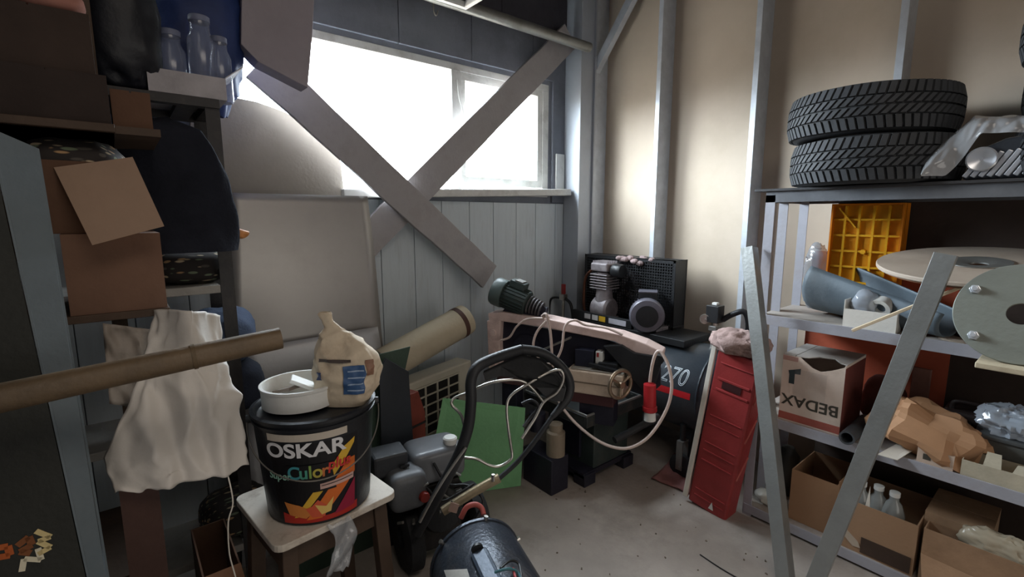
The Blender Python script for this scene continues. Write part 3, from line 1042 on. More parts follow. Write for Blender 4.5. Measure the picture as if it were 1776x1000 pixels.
LA = 0.0
lab('label_band', [(-.155, .0), (.09, .0), (.09, .022), (-.155, .022)], HB - .056, .0012, ink('cream', (196, 186, 172)))
lab('label_panel', [(-.15, .01), (.13, .01), (.13, .255), (-.15, .255)], .01, .0006, ink('label_black', (20, 19, 22)))
lab('label_stripe', [(-.13, .0), (.13, .0), (.13, .026), (.03, .016), (-.06, .018), (-.13, .034)], .012, .0012, ink('red', (176, 44, 34)))
fan = [('yellow', (222, 178, 60), [(-.09, .03), (-.06, .035), (.088, .20), (.115, .235), (.118, .252), (.08, .235), (.095, .215), (.06, .19)]),
       ('orange', (218, 110, 44), [(-.05, .022), (.0, .024), (.118, .14), (.118, .19), (.09, .19)]),
       ('crimson', (150, 32, 60), [(.04, .025), (.118, .03), (.118, .12)]),
       ('amber', (206, 128, 62), [(-.12, .082), (-.105, .04), (-.05, .028), (-.02, .05), (-.07, .072)]),
       ('leaf', (212, 92, 62), [(-.05, .06), (-.03, .03), (.01, .028), (.02, .06), (-.01, .085), (-.03, .066)]),
       ('straw', (232, 196, 110), [(-.02, .07), (.0, .035), (.03, .04), (.04, .085), (.015, .06)])]
for i, (nm, c, pts) in enumerate(fan):
    lab('label_flare', pts, 0, .0014 + .0003 * i, ink(nm, c))
lab('label_dark', [(-.125, .112), (.05, .112), (.035, .20), (-.1, .20)], 0, .0034, ink('label_black', (20, 19, 22)))
lab('label_tag', [(.0, .118), (.11, .122), (.11, .142), (.0, .136)], 0, .0042, ink('pinkwhite', (206, 170, 160)))


def btext(s, size, x, z, m, sx=1.0, bold=0.0, shear=0.0, off=.0044, name='lettering'):
    vs, fs = text2d(s, size, .0004, sx, bold, shear)
    vs = [Vector((v.x + x, v.y, v.z)) for v in vs]
    return MB().add(*wrap(vs, fs, 0, z, off)).build(name, m, bucket)


btext('OSKAR', .06, -.04, .244, ink('white', (226, 226, 228)), 1.28, .0016, 0, .002)
btext('Super', .034, -.125, .166, ink('mint', (150, 196, 176)), 1.0, .0004, .15)
for ch, x, c in (('C', -.075, (70, 150, 160)), ('u', -.046, (84, 160, 140)), ('l', -.026, (140, 170, 90)), ('o', -.005, (190, 176, 80)), ('r', .017, (206, 120, 70))):
    btext(ch, .056, x, .176, ink('l_' + ch, c), 1.0, .001)
btext('plus', .046, .062, .19, ink('plusred', (206, 60, 56)), 1.0, .001, .1)
lab('label_rule', [(.004, .1285), (.106, .1325), (.106, .1345), (.004, .1305)], 0, .0052, ink('label_black', (20, 19, 22)))
# wire handle hanging down in front
ha = face + PI / 2
hd, hf = Vector((math.cos(ha), math.sin(ha), 0)), Vector((math.cos(face), math.sin(face), 0))
ctr = Vector((bc.x, bc.y, SZ + HB - .03))
hp = []
for k in range(25):
    a = PI * k / 24
    q = hd * ((RT + .008) * math.cos(a)) + hf * ((RT + .012) * math.sin(a) * .97) + Vector((0, 0, -.14 * math.sin(a) ** .9))
    hp.append(ctr + q)
MB().tube(hp, .0022, 6, 2).build('wire_handle', M_rod, bucket, smooth=60)
for s in (1, -1):
    q = ctr + hd * (s * (RT - .008))
    MB().cyl(q, q + hd * (s * .018), .014, .012, 14).build('handle_ear', M_blackp, bucket, smooth=40)

# white tub ring with offcuts in it
tub = Wz(514, 722, SZ + HB)
tub = Vector((bc.x, bc.y, 0)) - VR * .048 + VF * .01
tz = SZ + HB - .005
tb = thing('plastic_tub', 'round white plastic tub on top of the black bucket', 'tub', (tub.x, tub.y, tz))
MB().lathe([(.112, 0), (.113, .055), (.116, .056), (.117, .064), (.108, .064), (.106, .056), (.105, .01), (.001, .008)], 48, Matrix.Translation((tub.x, tub.y, tz))).build('tub_body', M_whitep, tb, smooth=35)
q = Vector((tub.x, tub.y, tz + .045))
b = MB().box(q + VR * .03 + VF * .01, (.13, .06, .012), Matrix.Rotation(-YAW + .35, 3, 'Z') @ Matrix.Rotation(.5, 3, 'Y')).build('foam_offcut', M_whitep, bevel=.003)
tag(b, 'white plastic offcut lying in the white tub', 'offcut')
b = MB().box(q + VR * -.045 + VF * .01 + Vector((0, 0, -.01)), (.09, .05, .01), Matrix.Rotation(-YAW - .5, 3, 'Z') @ Matrix.Rotation(-.3, 3, 'Y')).build('card_offcut', mat('grey_brown_card', (122, 108, 98), .8), bevel=.001)
tag(b, 'grey-brown card offcut lying in the white tub', 'offcut')

# crumpled paper bag with pinched top
pb = Vector((bc.x, bc.y, 0)) + VR * .092 + VF * .02
pz = SZ + HB - .012
bag = thing('cement_bag', 'crumpled paper cement bag with a pinched top standing on the bucket', 'bag', (pb.x, pb.y, pz))
prof = [(0, .07, .05, 0), (.05, .100, .06, 0), (.11, .102, .058, 0), (.155, .09, .05, -.004), (.20, .066, .034, -.016), (.225, .044, .02, -.030), (.242, .019, .010, -.044), (.262, .015, .009, -.056), (.285, .020, .012, -.066), (.292, .014, .008, -.068)]


def bagf(u, v):
    k = v * (len(prof) - 1)
    i = min(int(k), len(prof) - 2)
    t = k - i
    z, a, b, s = [prof[i][j] * (1 - t) + prof[i + 1][j] * t for j in range(4)]
    th = 2 * PI * u
    ca, sa = math.cos(th), math.sin(th)
    q = VR * (a * math.copysign(abs(ca) ** .6, ca) + s) + VF * (b * math.copysign(abs(sa) ** .8, sa))
    P = pb + q + Vector((0, 0, pz + z))
    d, _ = noise.voronoi(P * 13)
    d2, _ = noise.voronoi(P * 27)
    n = (.25 - min(d[1] - d[0], .6)) * .022 + noise.noise(P * 9) * .014 + (.25 - min(d2[1] - d2[0], .6)) * .007
    w = min(1, v * 6)
    return P + q.normalized() * n * w + VR * (.02 * v)


MB().grid(bagf, 90, 80).build('paper', mat('cement_paper', (212, 196, 172), .75, var=.06, scale=10, bump=.2, bscale=40, dirt=(150, 120, 92), damt=.45, dscale=12), bag, smooth=28)


def bag_patch(x0, x1, z0, z1, off=.0035, n=18):
    # a print patch that follows the viewer side of the bag; x in -1..1 over the half girth
    def fn(u, v):
        x = x0 + (x1 - x0) * u
        z = z0 + (z1 - z0) * v
        k = 0
        for kk in range(len(prof) - 1):
            if prof[kk][0] <= z <= prof[kk + 1][0]:
                k = kk + (z - prof[kk][0]) / (prof[kk + 1][0] - prof[kk][0])
        th = -PI / 2 + x * PI / 2
        P = bagf((th / (2 * PI)) % 1.0, k / (len(prof) - 1))
        c = pb + Vector((0, 0, P.z))
        return P + (P - c).normalized() * off
    return MB().grid(fn, n, n)


bag_patch(.02, .42, .045, .135).build('blue_print', ink('bagblue', (62, 92, 134)), bag, smooth=60)
for k in range(4):
    bag_patch(.06, .38, .056 + k * .02, .060 + k * .02, .0048, 6).build('print_line', ink('bagpale', (150, 170, 196)), bag)
bag_patch(-.3, .12, .146, .156).build('print_line', ink('baginki', (84, 74, 70)), bag)
bag_patch(-.36, -.2, .09, .115).build('print_dot', ink('bagnavy', (52, 66, 104)), bag)
bag_patch(.45, .7, .1, .15).build('brown_print', ink('bagbrown', (140, 104, 84)), bag)

# ------------------------------------------------------------------ tiller (walk-behind) with engine
tc = Wd(735, 880, 1.98)
till = thing('rotary_tiller', 'walk-behind motor tiller with grey fuel tank and black looped handlebar', 'tiller', (tc.x, tc.y, 0))
M_tank = mat('grey_tank', (114, 117, 122), .3, var=.06, scale=6, bump=.02, dirt=(100, 100, 100), damt=.3)
M_engine = mat('dark_engine_metal', (48, 46, 46), .5, .5, var=.25, scale=18, bump=.2, dirt=(92, 80, 68), damt=.4, dscale=16)
tk = Wd(752, 786, 2.1)
rt = (VR * .95 + VF * .55).normalized()
fm = frame(Vector((tk.x, tk.y, tk.z)), rt, Vector((-rt.y, rt.x, 0)))
MB(fm).blob((0, 0, -.02), (.128, .10, .078), 48, 26, 0, 1, .34).build('fuel_tank', M_tank, till, smooth=50)
MB(fm).lathe([(.128, 0), (.130, .004), (.130, .012), (.128, .016)], 40, Matrix.Translation((0, 0, -.055)) @ Matrix.Diagonal((.98, .78, 1, 1))).build('tank_seam', M_tank, till, smooth=40)
cp = MB(fm).lathe([(.030, 0), (.030, .02), (.033, .022), (.033, .036), (.027, .042), (.001, .043)], 28, Matrix.Translation((.065, -.045, .045))).build('fuel_cap', M_whitep, till, smooth=40)
fa = Wd(703, 832, 1.93)
fm2 = frame(Vector((fa.x, fa.y, fa.z)), rt, Vector((-rt.y, rt.x, 0)))
MB(fm2).blob((0, 0, -.03), (.082, .075, .085), 36, 20, 0, 1, .45).build('air_filter_cover', mat('filter_grey', (100, 103, 107), .4, var=.06), till, smooth=50)
MB(fm2).cyl((0, 0, .05), (0, 0, .062), .010, n=10).box((0, 0, .066), (.04, .008, .012)).build('wing_nut', M_blackp, till)
MB(fm2).lathe([(.022, 0), (.024, .008), (.02, .022), (.001, .024)], 20, Matrix.Translation((.055, -.075, -.05)) @ Matrix.Rotation(PI / 2, 4, 'X')).build('red_knob', mat('dull_red_knob', (150, 52, 44), .5), till, smooth=40)
mf = Wd(672, 790, 1.97)
fm3 = frame(Vector((mf.x, mf.y, mf.z)), rt, Vector((-rt.y, rt.x, 0)))
MB(fm3).bb(-.075, .075, -.06, .06, -.07, .03).build('muffler_cover', mat('muffler_black', (52, 54, 58), .55, var=.15), till, bevel=.012)
eb_ = MB(fm)
for k in range(7):
    eb_.bb(-.11 + .006 * (k % 2), .10 - .006 * (k % 2), -.10, .09, -.135 - .022 * k, -.123 - .022 * k)
eb_.bb(-.10, .09, -.09, .08, -.29, -.10)
eb_.build('engine_block', M_engine, till, bevel=.002)
MB(fm).lathe([(.095, 0), (.1, .01), (.1, .05), (.085, .07), (.03, .075), (.001, .075)], 32, Matrix.Translation((-.02, -.10, -.2)) @ Matrix.Rotation(PI / 2, 4, 'X')).build('recoil_starter', M_blackp, till, smooth=40)
gx = MB(fm).bb(-.13, .10, -.09, .08, -.42, -.30)
gx.build('gearbox', M_engine, till, bevel=.01)
for s in (-1, 1):
    w = Matrix.Translation((0.02 + s * .16, -.02, -tk.z + .155)) @ Matrix.Rotation(PI / 2, 4, 'Y')
    MB(fm).lathe([(.05, -.035), (.12, -.045), (.152, -.03), (.152, .03), (.12, .045), (.05, .035)], 28, w, closed=True).build('wheel', M_rubber, till, smooth=40)
MB(fm).cyl((-.16, -.02, -tk.z + .155), (.2, -.02, -tk.z + .155), .02, n=12).build('axle', M_engine, till)
MB(fm).bar((0, -.02, -.4), (0, -.02, -tk.z + .15), .07, .07, (0, 1, 0)).build('gear_column', M_engine, till)
# small hardware between engine and handlebar
hw = MB()
for k in range(10):
    p = Wd(690 + 12 * k + random.uniform(-8, 8), 868 + random.uniform(-22, 60) - 5 * k, 1.86 + .01 * k)
    hw.cyl(p, p + Vector((random.uniform(-.03, .03), random.uniform(-.03, .03), random.uniform(-.01, .02))), .006, n=8)
hw.build('bolts_and_levers', M_steel, till, kind='stuff')
for pts, r in (([(752, 802, 1.98), (776, 838, 1.96), (812, 842, 1.95), (838, 868, 1.9), (820, 905, 1.88)], .006),
               ([(740, 845, 1.9), (765, 868, 1.9), (795, 855, 1.92), (822, 838, 1.95)], .005)):
    MB().tube([Wd(*p) for p in pts], r, 8).build('fuel_hose', M_blackp, till, smooth=60)
# handlebar
left = [(722, 925, 1.80), (742, 890, 1.81), (770, 838, 1.83), (797, 785, 1.86), (812, 740, 1.88), (817, 695, 1.89), (817, 660, 1.90), (828, 636, 1.92), (860, 620, 1.98), (904, 606, 2.06)]
MB().tube([Wd(*p) for p in left], .023, 14, 6).build('handlebar', mat('foam_black', (38, 39, 42), .5, var=.1), till, smooth=60)
MB().tube([Wd(*p) for p in [(904, 606, 2.06), (940, 612, 2.10), (972, 634, 2.09), (988, 662, 2.06), (984, 690, 2.03), (958, 722, 2.0)]], [.023, .023, .022, .021, .02, .013], 14, 6).build('handlebar', MATS['foam_black'], till, smooth=60)
pnl = [Wd(*p) for p in ((838, 642, 1.925), (868, 628, 1.98), (905, 614, 2.055), (938, 620, 2.09), (968, 642, 2.08), (982, 668, 2.05), (976, 692, 2.03), (952, 690, 2.03), (930, 668, 2.04), (900, 652, 2.02), (868, 648, 1.97), (842, 656, 1.93))]
MB().prism(pnl, -VF * .02 + Vector((0, 0, -.006))).build('handle_panel', M_blackp, till, bevel=.005)
for (px, py, d) in ((905, 629, 2.03), (932, 634, 2.055)):
    p = Wd(px, py, d)
    MB().prism([p, p + VR * .028 + Vector((0, 0, -.006)), p + VR * .02 + Vector((0, 0, -.02)), p + VR * -.006 + Vector((0, 0, -.012))], -VF * .004).build('panel_tab', M_steel, till)
strut = [(958, 722, 2.0), (925, 768, 1.97), (895, 803, 1.95), (862, 832, 1.92)]
MB().tube([Wd(*p) for p in strut], .011, 10, 4).build('handle_strut', MATS['foam_black'], till, smooth=60)
MB().tube([Wd(*p) for p in [(866, 828, 1.925), (826, 850, 1.90), (768, 886, 1.86)]], .02, 12, 4).build('handle_tube', mat('brass_grey_tube', (168, 152, 124), .4, .6, var=.15, dirt=(110, 96, 76), damt=.5), till, smooth=60)
rods = [[(808, 752, 1.93), (800, 720, 1.94), (784, 702, 1.95), (788, 690, 1.97), (812, 680, 1.97), (842, 666, 1.97), (875, 659, 1.98), (905, 660, 2.0), (924, 674, 2.01), (943, 697, 2.0)],
        [(888, 784, 1.94), (882, 745, 1.95), (879, 705, 1.97), (888, 684, 1.99), (918, 664, 2.0), (952, 645, 2.02), (972, 642, 2.02), (977, 658, 2.02), (966, 680, 2.01), (943, 697, 2.0), (928, 725, 1.98), (905, 760, 1.95)],
        [(806, 793, 1.9), (828, 796, 1.9), (848, 806, 1.91), (866, 808, 1.92), (886, 796, 1.93), (888, 784, 1.94)],
        [(808, 775, 1.84), (780, 815, 1.82), (752, 860, 1.79), (728, 905, 1.77)]]
for r_ in rods:
    MB().tube([Wd(*p) for p in r_], .0062, 8, 5).build('control_rod', M_rod, till, smooth=60)
cb = [(905, 700, 2.06), (922, 694, 2.06), (934, 706, 2.05), (920, 724, 2.04), (908, 740, 2.02)]
MB().tube([Wd(*p) for p in cb], .008, 8).build('control_cable', M_blackp, till, smooth=60)
p = Wd(855, 822, 1.88)
MB().cyl(p, p + Vector((0, 0, -.03)), .008, n=10).build('clamp_screw', M_rod, till)
p = Wd(783, 868, 1.84)
MB().tube([p, p + VR * .02 + Vector((0, 0, -.05)), p + VR * .035 + Vector((0, 0, -.1)), p + VR * .07 + Vector((0, 0, -.19))], .003, 6).build('tag_string', M_blackp, till)
p = Wd(787, 880, 1.835)
MB().box(p, (.036, .002, .042), Matrix.Rotation(-YAW, 3, 'Z') @ Matrix.Rotation(.3, 3, 'Y')).build('paper_tag', mat('pinkish_tag', (196, 164, 150), .7), till)

# green sheet metal behind it
ga, gb2, gc, gd = Wd(768, 690, 2.60), Wd(911, 707, 2.66), Wz(903, 842, .004), Wz(735, 866, .004)
gsh = thing('green_guard', 'bent bright green metal guard standing on the floor behind the tiller', 'guard', (gc + gd) / 2)
ge = ga.lerp(gb2, .93)
gf_ = gd.lerp(gc, .84)
M_green = mat('bright_green_paint', (128, 184, 132), .5, .1, var=.06, scale=4, dirt=(60, 92, 62), damt=.3)
MB().prism([ga, ge, gf_, gd], VF * .004).build('guard_plate', M_green, gsh)
MB().prism([ge, gb2, gc, gf_], VF * .004 + VR * .001).build('guard_fold', M_green, gsh)


# ------------------------------------------------------------------ metal-cutting bandsaw
SL, SU, SN = Vector((1.78, 2.30, 0)), Vector((.45, -.893, 0)), Vector((-.893, -.45, 0))
smat = frame(SL, SU, Vector((0, 0, 1)))      # local x along the bow, y up, z = towards the room (SN)
if (smat.to_3x3() @ Vector((0, 0, 1))).dot(SN) < 0:
    smat = frame(SL, SU, Vector((0, 0, 1))) @ Matrix.Diagonal((1, 1, -1, 1))
saw = thing('band_saw', 'metal-cutting band saw with pale pink bow and dark base beside the compressor', 'band saw', (2.15, 1.95, 0))


def S(px, py, n=0.0):
    """where the sight line meets the saw's own upright plane, n metres in front of it"""
    r, h = ray(px, py)
    o = Vector((0, 0, EYE))
    k = ((SL + SN * n) - o).dot(SN) / r.dot(SN)
    return o + r * k


M_bow = mat('pinkish_cream_enamel', (214, 190, 182), .45, var=.07, scale=8, dirt=(150, 120, 112), damt=.5, dscale=10)
M_navy = mat('navy_enamel', (34, 34, 46), .45, var=.15, scale=8, dirt=(62, 56, 60), damt=.4)
top = [(846, 543), (870, 541), (950, 553), (1040, 573), (1075, 580), (1120, 596), (1150, 612)]
und = [(1146, 636), (1100, 610), (1065, 592), (1030, 585), (940, 567), (868, 557), (848, 560)]
MB().prism([S(*p) for p in top + und], -SN * .13).build('bow_rim', M_bow, saw, bevel=.006)
MB().prism([S(*p) for p in ((844, 556), (868, 556), (866, 590), (868, 640), (848, 642), (846, 600))], -SN * .10).build('bow_leg', M_bow, saw, bevel=.005)
for (px, py, r_) in ((855, 577, .022), (857, 612, .02), (858, 634, .013)):
    p = S(px, py, .001)
    MB().cyl(p - SN * .006, p + SN * .008, r_, n=16).build('leg_boss', M_bow, saw, smooth=40)
MB().prism([S(*p, -.05) for p in ((866, 556), (1034, 586), (1066, 594), (1100, 612), (1146, 638), (1146, 668), (1120, 690), (1050, 645), (960, 630), (868, 640))], -SN * .02).build('wheel_cover', M_navy, saw, bevel=.003)
MB().prism([S(*p, .02) for p in ((1046, 600), (1078, 598), (1100, 612), (1150, 620), (1136, 668), (1126, 690))], -SN * .05).build('front_wheel_guard', M_blackp, saw, bevel=.004)
for px, py, r_ in ((915, 605, .095), (1092, 630, .06)):
    p = S(px, py, -.048)
    MB().cyl(p - SN * .002, p + SN * .014, r_, n=32).cyl(p + SN * .014, p + SN * .03, r_ * .25, n=16).build('band_wheel', M_navy, saw, smooth=40)
MB().bar(S(905, 622, -.0), S(990, 585, .0), .01, .03, SN).build('blade_guide', M_rod, saw)
p = S(1143, 622, .01)
MB().cyl(p - SN * .01, p + SN * .03, .03, .026, 20).build('tension_knob', M_blackp, saw, smooth=40)
# motor standing on the far end of the bow
ma, mb_ = S(858, 503, -.06), S(938, 536, -.06)
md = (mb_ - ma).normalized()
mq = Matrix.Translation(ma) @ md.to_track_quat('Z', 'Y').to_matrix().to_4x4()
Lm = (mb_ - ma).length
MB().lathe([(.001, -.012), (.05, -.012), (.083, 0), (.09, .015), (.09, .07), (.088, .075), (.075, .076)], 36, mq).build('motor_fan_cowl', mat('motor_grey_green', (84, 96, 94), .4, var=.08), saw, smooth=35)
MB().lathe([(.076, .07), (.076, Lm * .72), (.05, Lm * .74), (.05, Lm * .8)], 32, mq).build('motor_body', M_dkgreen, saw, smooth=35)
fb = MB()
for k in range(24):
    a = 2 * PI * k / 24
    fb.add([mq @ p for p in (Vector((.074 * math.cos(a - .03), .074 * math.sin(a - .03), .08)), Vector((.083 * math.cos(a), .083 * math.sin(a), .08)), Vector((.074 * math.cos(a + .03), .074 * math.sin(a + .03), .08)),
                             Vector((.074 * math.cos(a - .03), .074 * math.sin(a - .03), Lm * .7)), Vector((.083 * math.cos(a), .083 * math.sin(a), Lm * .7)), Vector((.074 * math.cos(a + .03), .074 * math.sin(a + .03), Lm * .7)))],
           [(0, 1, 4, 3), (1, 2, 5, 4), (0, 2, 1), (3, 4, 5)])
fb.build('motor_fins', M_dkgreen, saw, kind='stuff')
for k in range(5):
    z = Lm * (.76 + .06 * k)
    MB().lathe([(.03, z), (.058 - .003 * k, z), (.058 - .003 * k, z + .007), (.03, z + .007)], 28, mq, closed=True).build('pulley_disc', mat('pulley_grey', (120, 116, 118), .4, .6), saw, smooth=35)
MB().cyl(mq @ Vector((0, 0, Lm * .7)), mq @ Vector((0, 0, Lm * 1.12)), .028, n=18).build('gear_shaft', M_navy, saw, smooth=40)
up = Vector((0, 0, 1))
tbm = frame(mq @ Vector((0, 0, Lm * .45)), md, up)
MB(tbm).bb(-.05, .05, .07, .115, -.04, .04).build('terminal_box', M_dkgreen, saw, bevel=.005)
MB(tbm).bb(-.02, .03, .1155, .122, -.03, .035).build('terminal_lid', M_steel, saw)
# motor foot
f0 = mq @ Vector((0, 0, Lm * .5))
MB().prism([S(868, 545, -.03), S(940, 553, -.03), S(930, 528, -.03), S(885, 520, -.03)], -SN * .06).build('motor_bracket', M_navy, saw)

# bed, vise, handwheel
vx = Wd(1036, 642, 2.62)
vm = frame(Vector((vx.x, vx.y, 0)), SU, up)
vz = vx.z
MB(vm).bb(-.17, .15, vz - .14, vz - .005, -.16, .03).build('vise_block', M_cream, saw, bevel=.008)
MB(vm).bb(-.172, .152, vz - .075, vz - .068, .0305, .034).build('vise_seam', mat('cream_shadow_joint', (120, 104, 88), .6), saw)
MB(vm).bb(-.19, .10, vz - .20, vz - .14, -.14, .02).build('vise_base', mat('dark_maroon', (74, 42, 44), .6, var=.15), saw, bevel=.004)
MB(vm).bb(-.15, .15, vz - .004, vz + .004, -.15, .022).build('vise_plate', mat('vise_plate_grey', (176, 168, 156), .45, .3, dirt=(120, 108, 92), damt=.5), saw, bevel=.001)
MB(vm).bb(-.14, -.03, vz + .005, vz + .105, -.12, -.02).build('switch_housing', mat('switch_blue_black', (36, 38, 52), .45), saw, bevel=.004)
MB(vm).bb(-.02, .02, vz + .03, vz + .10, -.1, -.03).build('switch_plate', M_whitep, saw, bevel=.002)
MB(vm).bb(-.012, .0, vz + .07, vz + .095, -.029, -.026).build('warning_sticker', M_red, saw)
MB(vm).bb(.0, .11, vz + .005, vz + .045, -.09, -.01).build('clamp_jaw', M_blackp, saw, bevel=.005)
MB(vm).bar((-.05, vz + .03, -.005), (.12, vz + .012, .01), .03, .02, (0, 1, 0)).build('switch_lever', M_blackp, saw, bevel=.003)
MB(vm).cyl((.10, vz + .01, -.06), (.24, vz + .01, -.06), .015, n=12).build('lead_screw', M_steel, saw)
hw_ = Wd(1076, 666, 2.53)
wn = (SU * .8 + SN * .6).normalized()
wq = Matrix.Translation(hw_) @ wn.to_track_quat('Z', 'Y').to_matrix().to_4x4()
wheel = MB()
wheel.tube([wq @ Vector((.078 * math.cos(2 * PI * k / 20), .078 * math.sin(2 * PI * k / 20), 0)) for k in range(20)], .011, 8, 2, closed=True)
wh = wheel.build('handwheel', mat('bronze_grey', (150, 132, 112), .35, .7, var=.15), saw, smooth=50)
for k in range(3):
    a = 2 * PI * k / 3 + .5
    MB().cyl(wq @ Vector((0, 0, 0)), wq @ Vector((.075 * math.cos(a), .075 * math.sin(a), 0)), .009, n=10).build('wheel_spoke', MATS['bronze_grey'], wh)
MB().cyl(wq @ Vector((0, 0, -.08)), wq @ Vector((0, 0, .02)), .018, n=14).build('wheel_hub', MATS['bronze_grey'], wh, smooth=40)
# long bed towards the far leg
MB(smat).bb(.0, .62, .58, .655, -.12, .03).build('bed', mat('bed_maroon', (84, 62, 62), .5, .2, var=.2, dirt=(140, 108, 104), damt=.5), saw, bevel=.004)
# coolant tray and cabinet
M_tray = mat('tray_dark', (56, 60, 60), .5, .3, var=.15, dirt=(110, 100, 88), damt=.5, dscale=10)
tz_ = .43
TX0, TX1, TY0, TY1 = 1.98, 2.49, 1.74, 2.26
tr = MB().bb(TX0, TX1, TY0, TY1, tz_ - .02, tz_)
tr.bb(TX0 - .015, TX0, TY0, TY1, tz_ - .02, tz_ + .05).bb(TX1, TX1 + .015, TY0, TY1, tz_ - .02, tz_ + .05)
tr.bb(TX0 - .015, TX1 + .015, TY0 - .015, TY0, tz_ - .02, tz_ + .05).bb(TX0 - .015, TX1 + .015, TY1, TY1 + .015, tz_ - .02, tz_ + .05)
tr.build('coolant_tray', M_tray, saw, bevel=.006)
MB().tube([(TX0 - .008, TY1, tz_ + .052), (TX0 - .008, TY0 - .008, tz_ + .052), (TX1, TY0 - .008, tz_ + .052)], .009, 8, smooth=False).build('tray_rim', M_steel, saw)
MB().bb(2.12, 2.45, 1.80, 2.2, .04, tz_ - .02).build('cabinet', M_dkgreen, saw, bevel=.006)
for x, y in ((2.06, 1.83), (2.42, 1.82), (2.06, 2.17), (2.42, 2.17)):
    MB().bb(x - .04, x + .06, y - .05, y + .04, 0, .075).build('foot', M_navy, saw, bevel=.004)
MB().bb(2.02, 2.48, 1.79, 2.21, .055, .085).build('base_rail', M_navy, saw)
MB().bb(2.10, 2.119, 1.9, 2.1, .12, .34).build('cabinet_door', M_navy, saw, bevel=.003)
# under-vise column and coolant pump
p = Wd(964, 748, 2.66)
MB().lathe([(.001, -.14), (.055, -.14), (.055, .0), (.04, .01), (.04, .05), (.001, .055)], 24, Matrix.Translation(p)).build('coolant_pump', mat('dirty_cream', (140, 126, 108), .6, var=.15, dirt=(84, 74, 64), damt=.6, dscale=12), saw, smooth=40)
MB().lathe([(.001, -.03), (.048, -.03), (.05, .08), (.001, .085)], 24, Matrix.Translation((p.x - .02, p.y + .14, p.z))).build('pump_motor', M_navy, saw, smooth=40)
MB().bb(p.x - .08, p.x + .06, p.y - .05, p.y + .2, 0, p.z - .14).build('coolant_tank', M_navy, saw, bevel=.006)
MB(vm).bb(-.1, .1, tz_ - .005, vz - .19, -.12, .0).build('vise_column', M_navy, saw)
MB(smat).bb(.02, .12, .0, .58, -.11, .0).build('far_leg', M_navy, saw, bevel=.004)
# the pipe stretching along the floor to the right of the base
b = MB().tube([Wd(1142, 722, 2.62), Wd(1105, 742, 2.55), Wd(1066, 763, 2.48)], .02, 12, 4).build('drain_pipe', M_blackp, saw, smooth=50)

# cable and plug
M_cable = mat('pale_pink_cable', (206, 186, 176), .5, var=.08)
cab = thing('power_cable', 'pale pinkish power cable looped over the band saw with a red plug', 'cable', S(1130, 640, .06))
path = [S(940, 548, .03), S(948, 546, .05), S(955, 580, .05), S(958, 628, .05), S(962, 670, .06), S(972, 700, .09), S(995, 730, .12), S(1028, 758, .16), S(1060, 774, .18), S(1092, 776, .18), S(1126, 756, .16), S(1155, 712, .12), S(1165, 672, .10), S(1160, 636, .08), S(1147, 611, .06), S(1138, 612, .055), S(1131, 634, .055), S(1127, 662, .055)]
MB().tube(path, .0085, 8, 6).build('cord', M_cable, cab, smooth=60)
loop = [S(948, 556, .04), S(932, 574, .05), S(925, 596, .055), S(930, 614, .055), S(944, 630, .055), S(962, 626, .06), S(974, 604, .06), S(978, 574, .05), S(984, 560, .035), S(998, 555, .025), S(1015, 563, .012), S(1050, 568, .012), S(1080, 580, .014)]
MB().tube(loop, .0075, 8, 6).build('cord', M_cable, cab, smooth=60)
MB().tube([S(944, 552, .03), S(915, 553, .03), S(896, 566, .03), S(884, 584, .02), S(868, 590, .015)], .0065, 8, 6).build('cord', M_cable, cab, smooth=60)
pa, pb_ = S(1127, 664, .055), S(1127, 728, .055)
pq = (pb_ - pa)
L1 = pq.length
pmx = Matrix.Translation(pa) @ pq.normalized().to_track_quat('Z', 'Y').to_matrix().to_4x4()
plg = MB().lathe([(.018, 0), (.033, .006), (.034, L1 * .62), (.039, L1 * .63), (.039, L1 * .74), (.035, L1 * .76), (.001, L1 * .76)], 24, pmx).build('plug', mat('plug_red', (182, 40, 46), .45), cab, smooth=35)
MB().lathe([(.03, L1 * .761), (.032, L1), (.001, L1)], 24, pmx).build('plug_collar', M_whitep, plg, smooth=35)

# ------------------------------------------------------------------ compressor
TXc, TZc, TR, TY0_, TY1_ = 2.80, .53, .28, 1.34, 2.55
comp = thing('air_compressor', 'big black air compressor tank with pump and motor on top in the corner', 'compressor', (TXc, 2.0, 0))
tm = Matrix.Translation((TXc, TY0_, TZc)) @ Matrix.Rotation(-PI / 2, 4, 'X')      # local z = +y
LT = TY1_ - TY0_
pr_ = [(.001, -.09), (.08, -.085), (.17, -.06), (.24, -.02), (TR, .04), (TR, LT - .04), (.24, LT + .02), (.17, LT + .06), (.001, LT + .09)]
M_tankb = mat('tank_black', (56, 63, 70), .35, .1, var=.1, scale=6, dirt=(84, 84, 84), damt=.3, dscale=5)
MB().lathe(pr_, 48, tm).build('tank', M_tankb, comp, smooth=45)
for y in (TY0_ + .045, TY1_ - .045):
    MB().lathe([(TR, -.004), (TR + .004, -.004), (TR + .004, .004), (TR, .004)], 48, Matrix.Translation((TXc, y, TZc)) @ Matrix.Rotation(-PI / 2, 4, 'X'), closed=True).build('weld_seam', M_tankb, comp)


def on_tank(a, y, off):
    return Vector((TXc - (TR + off) * math.cos(a), y, TZc + (TR + off) * math.sin(a)))


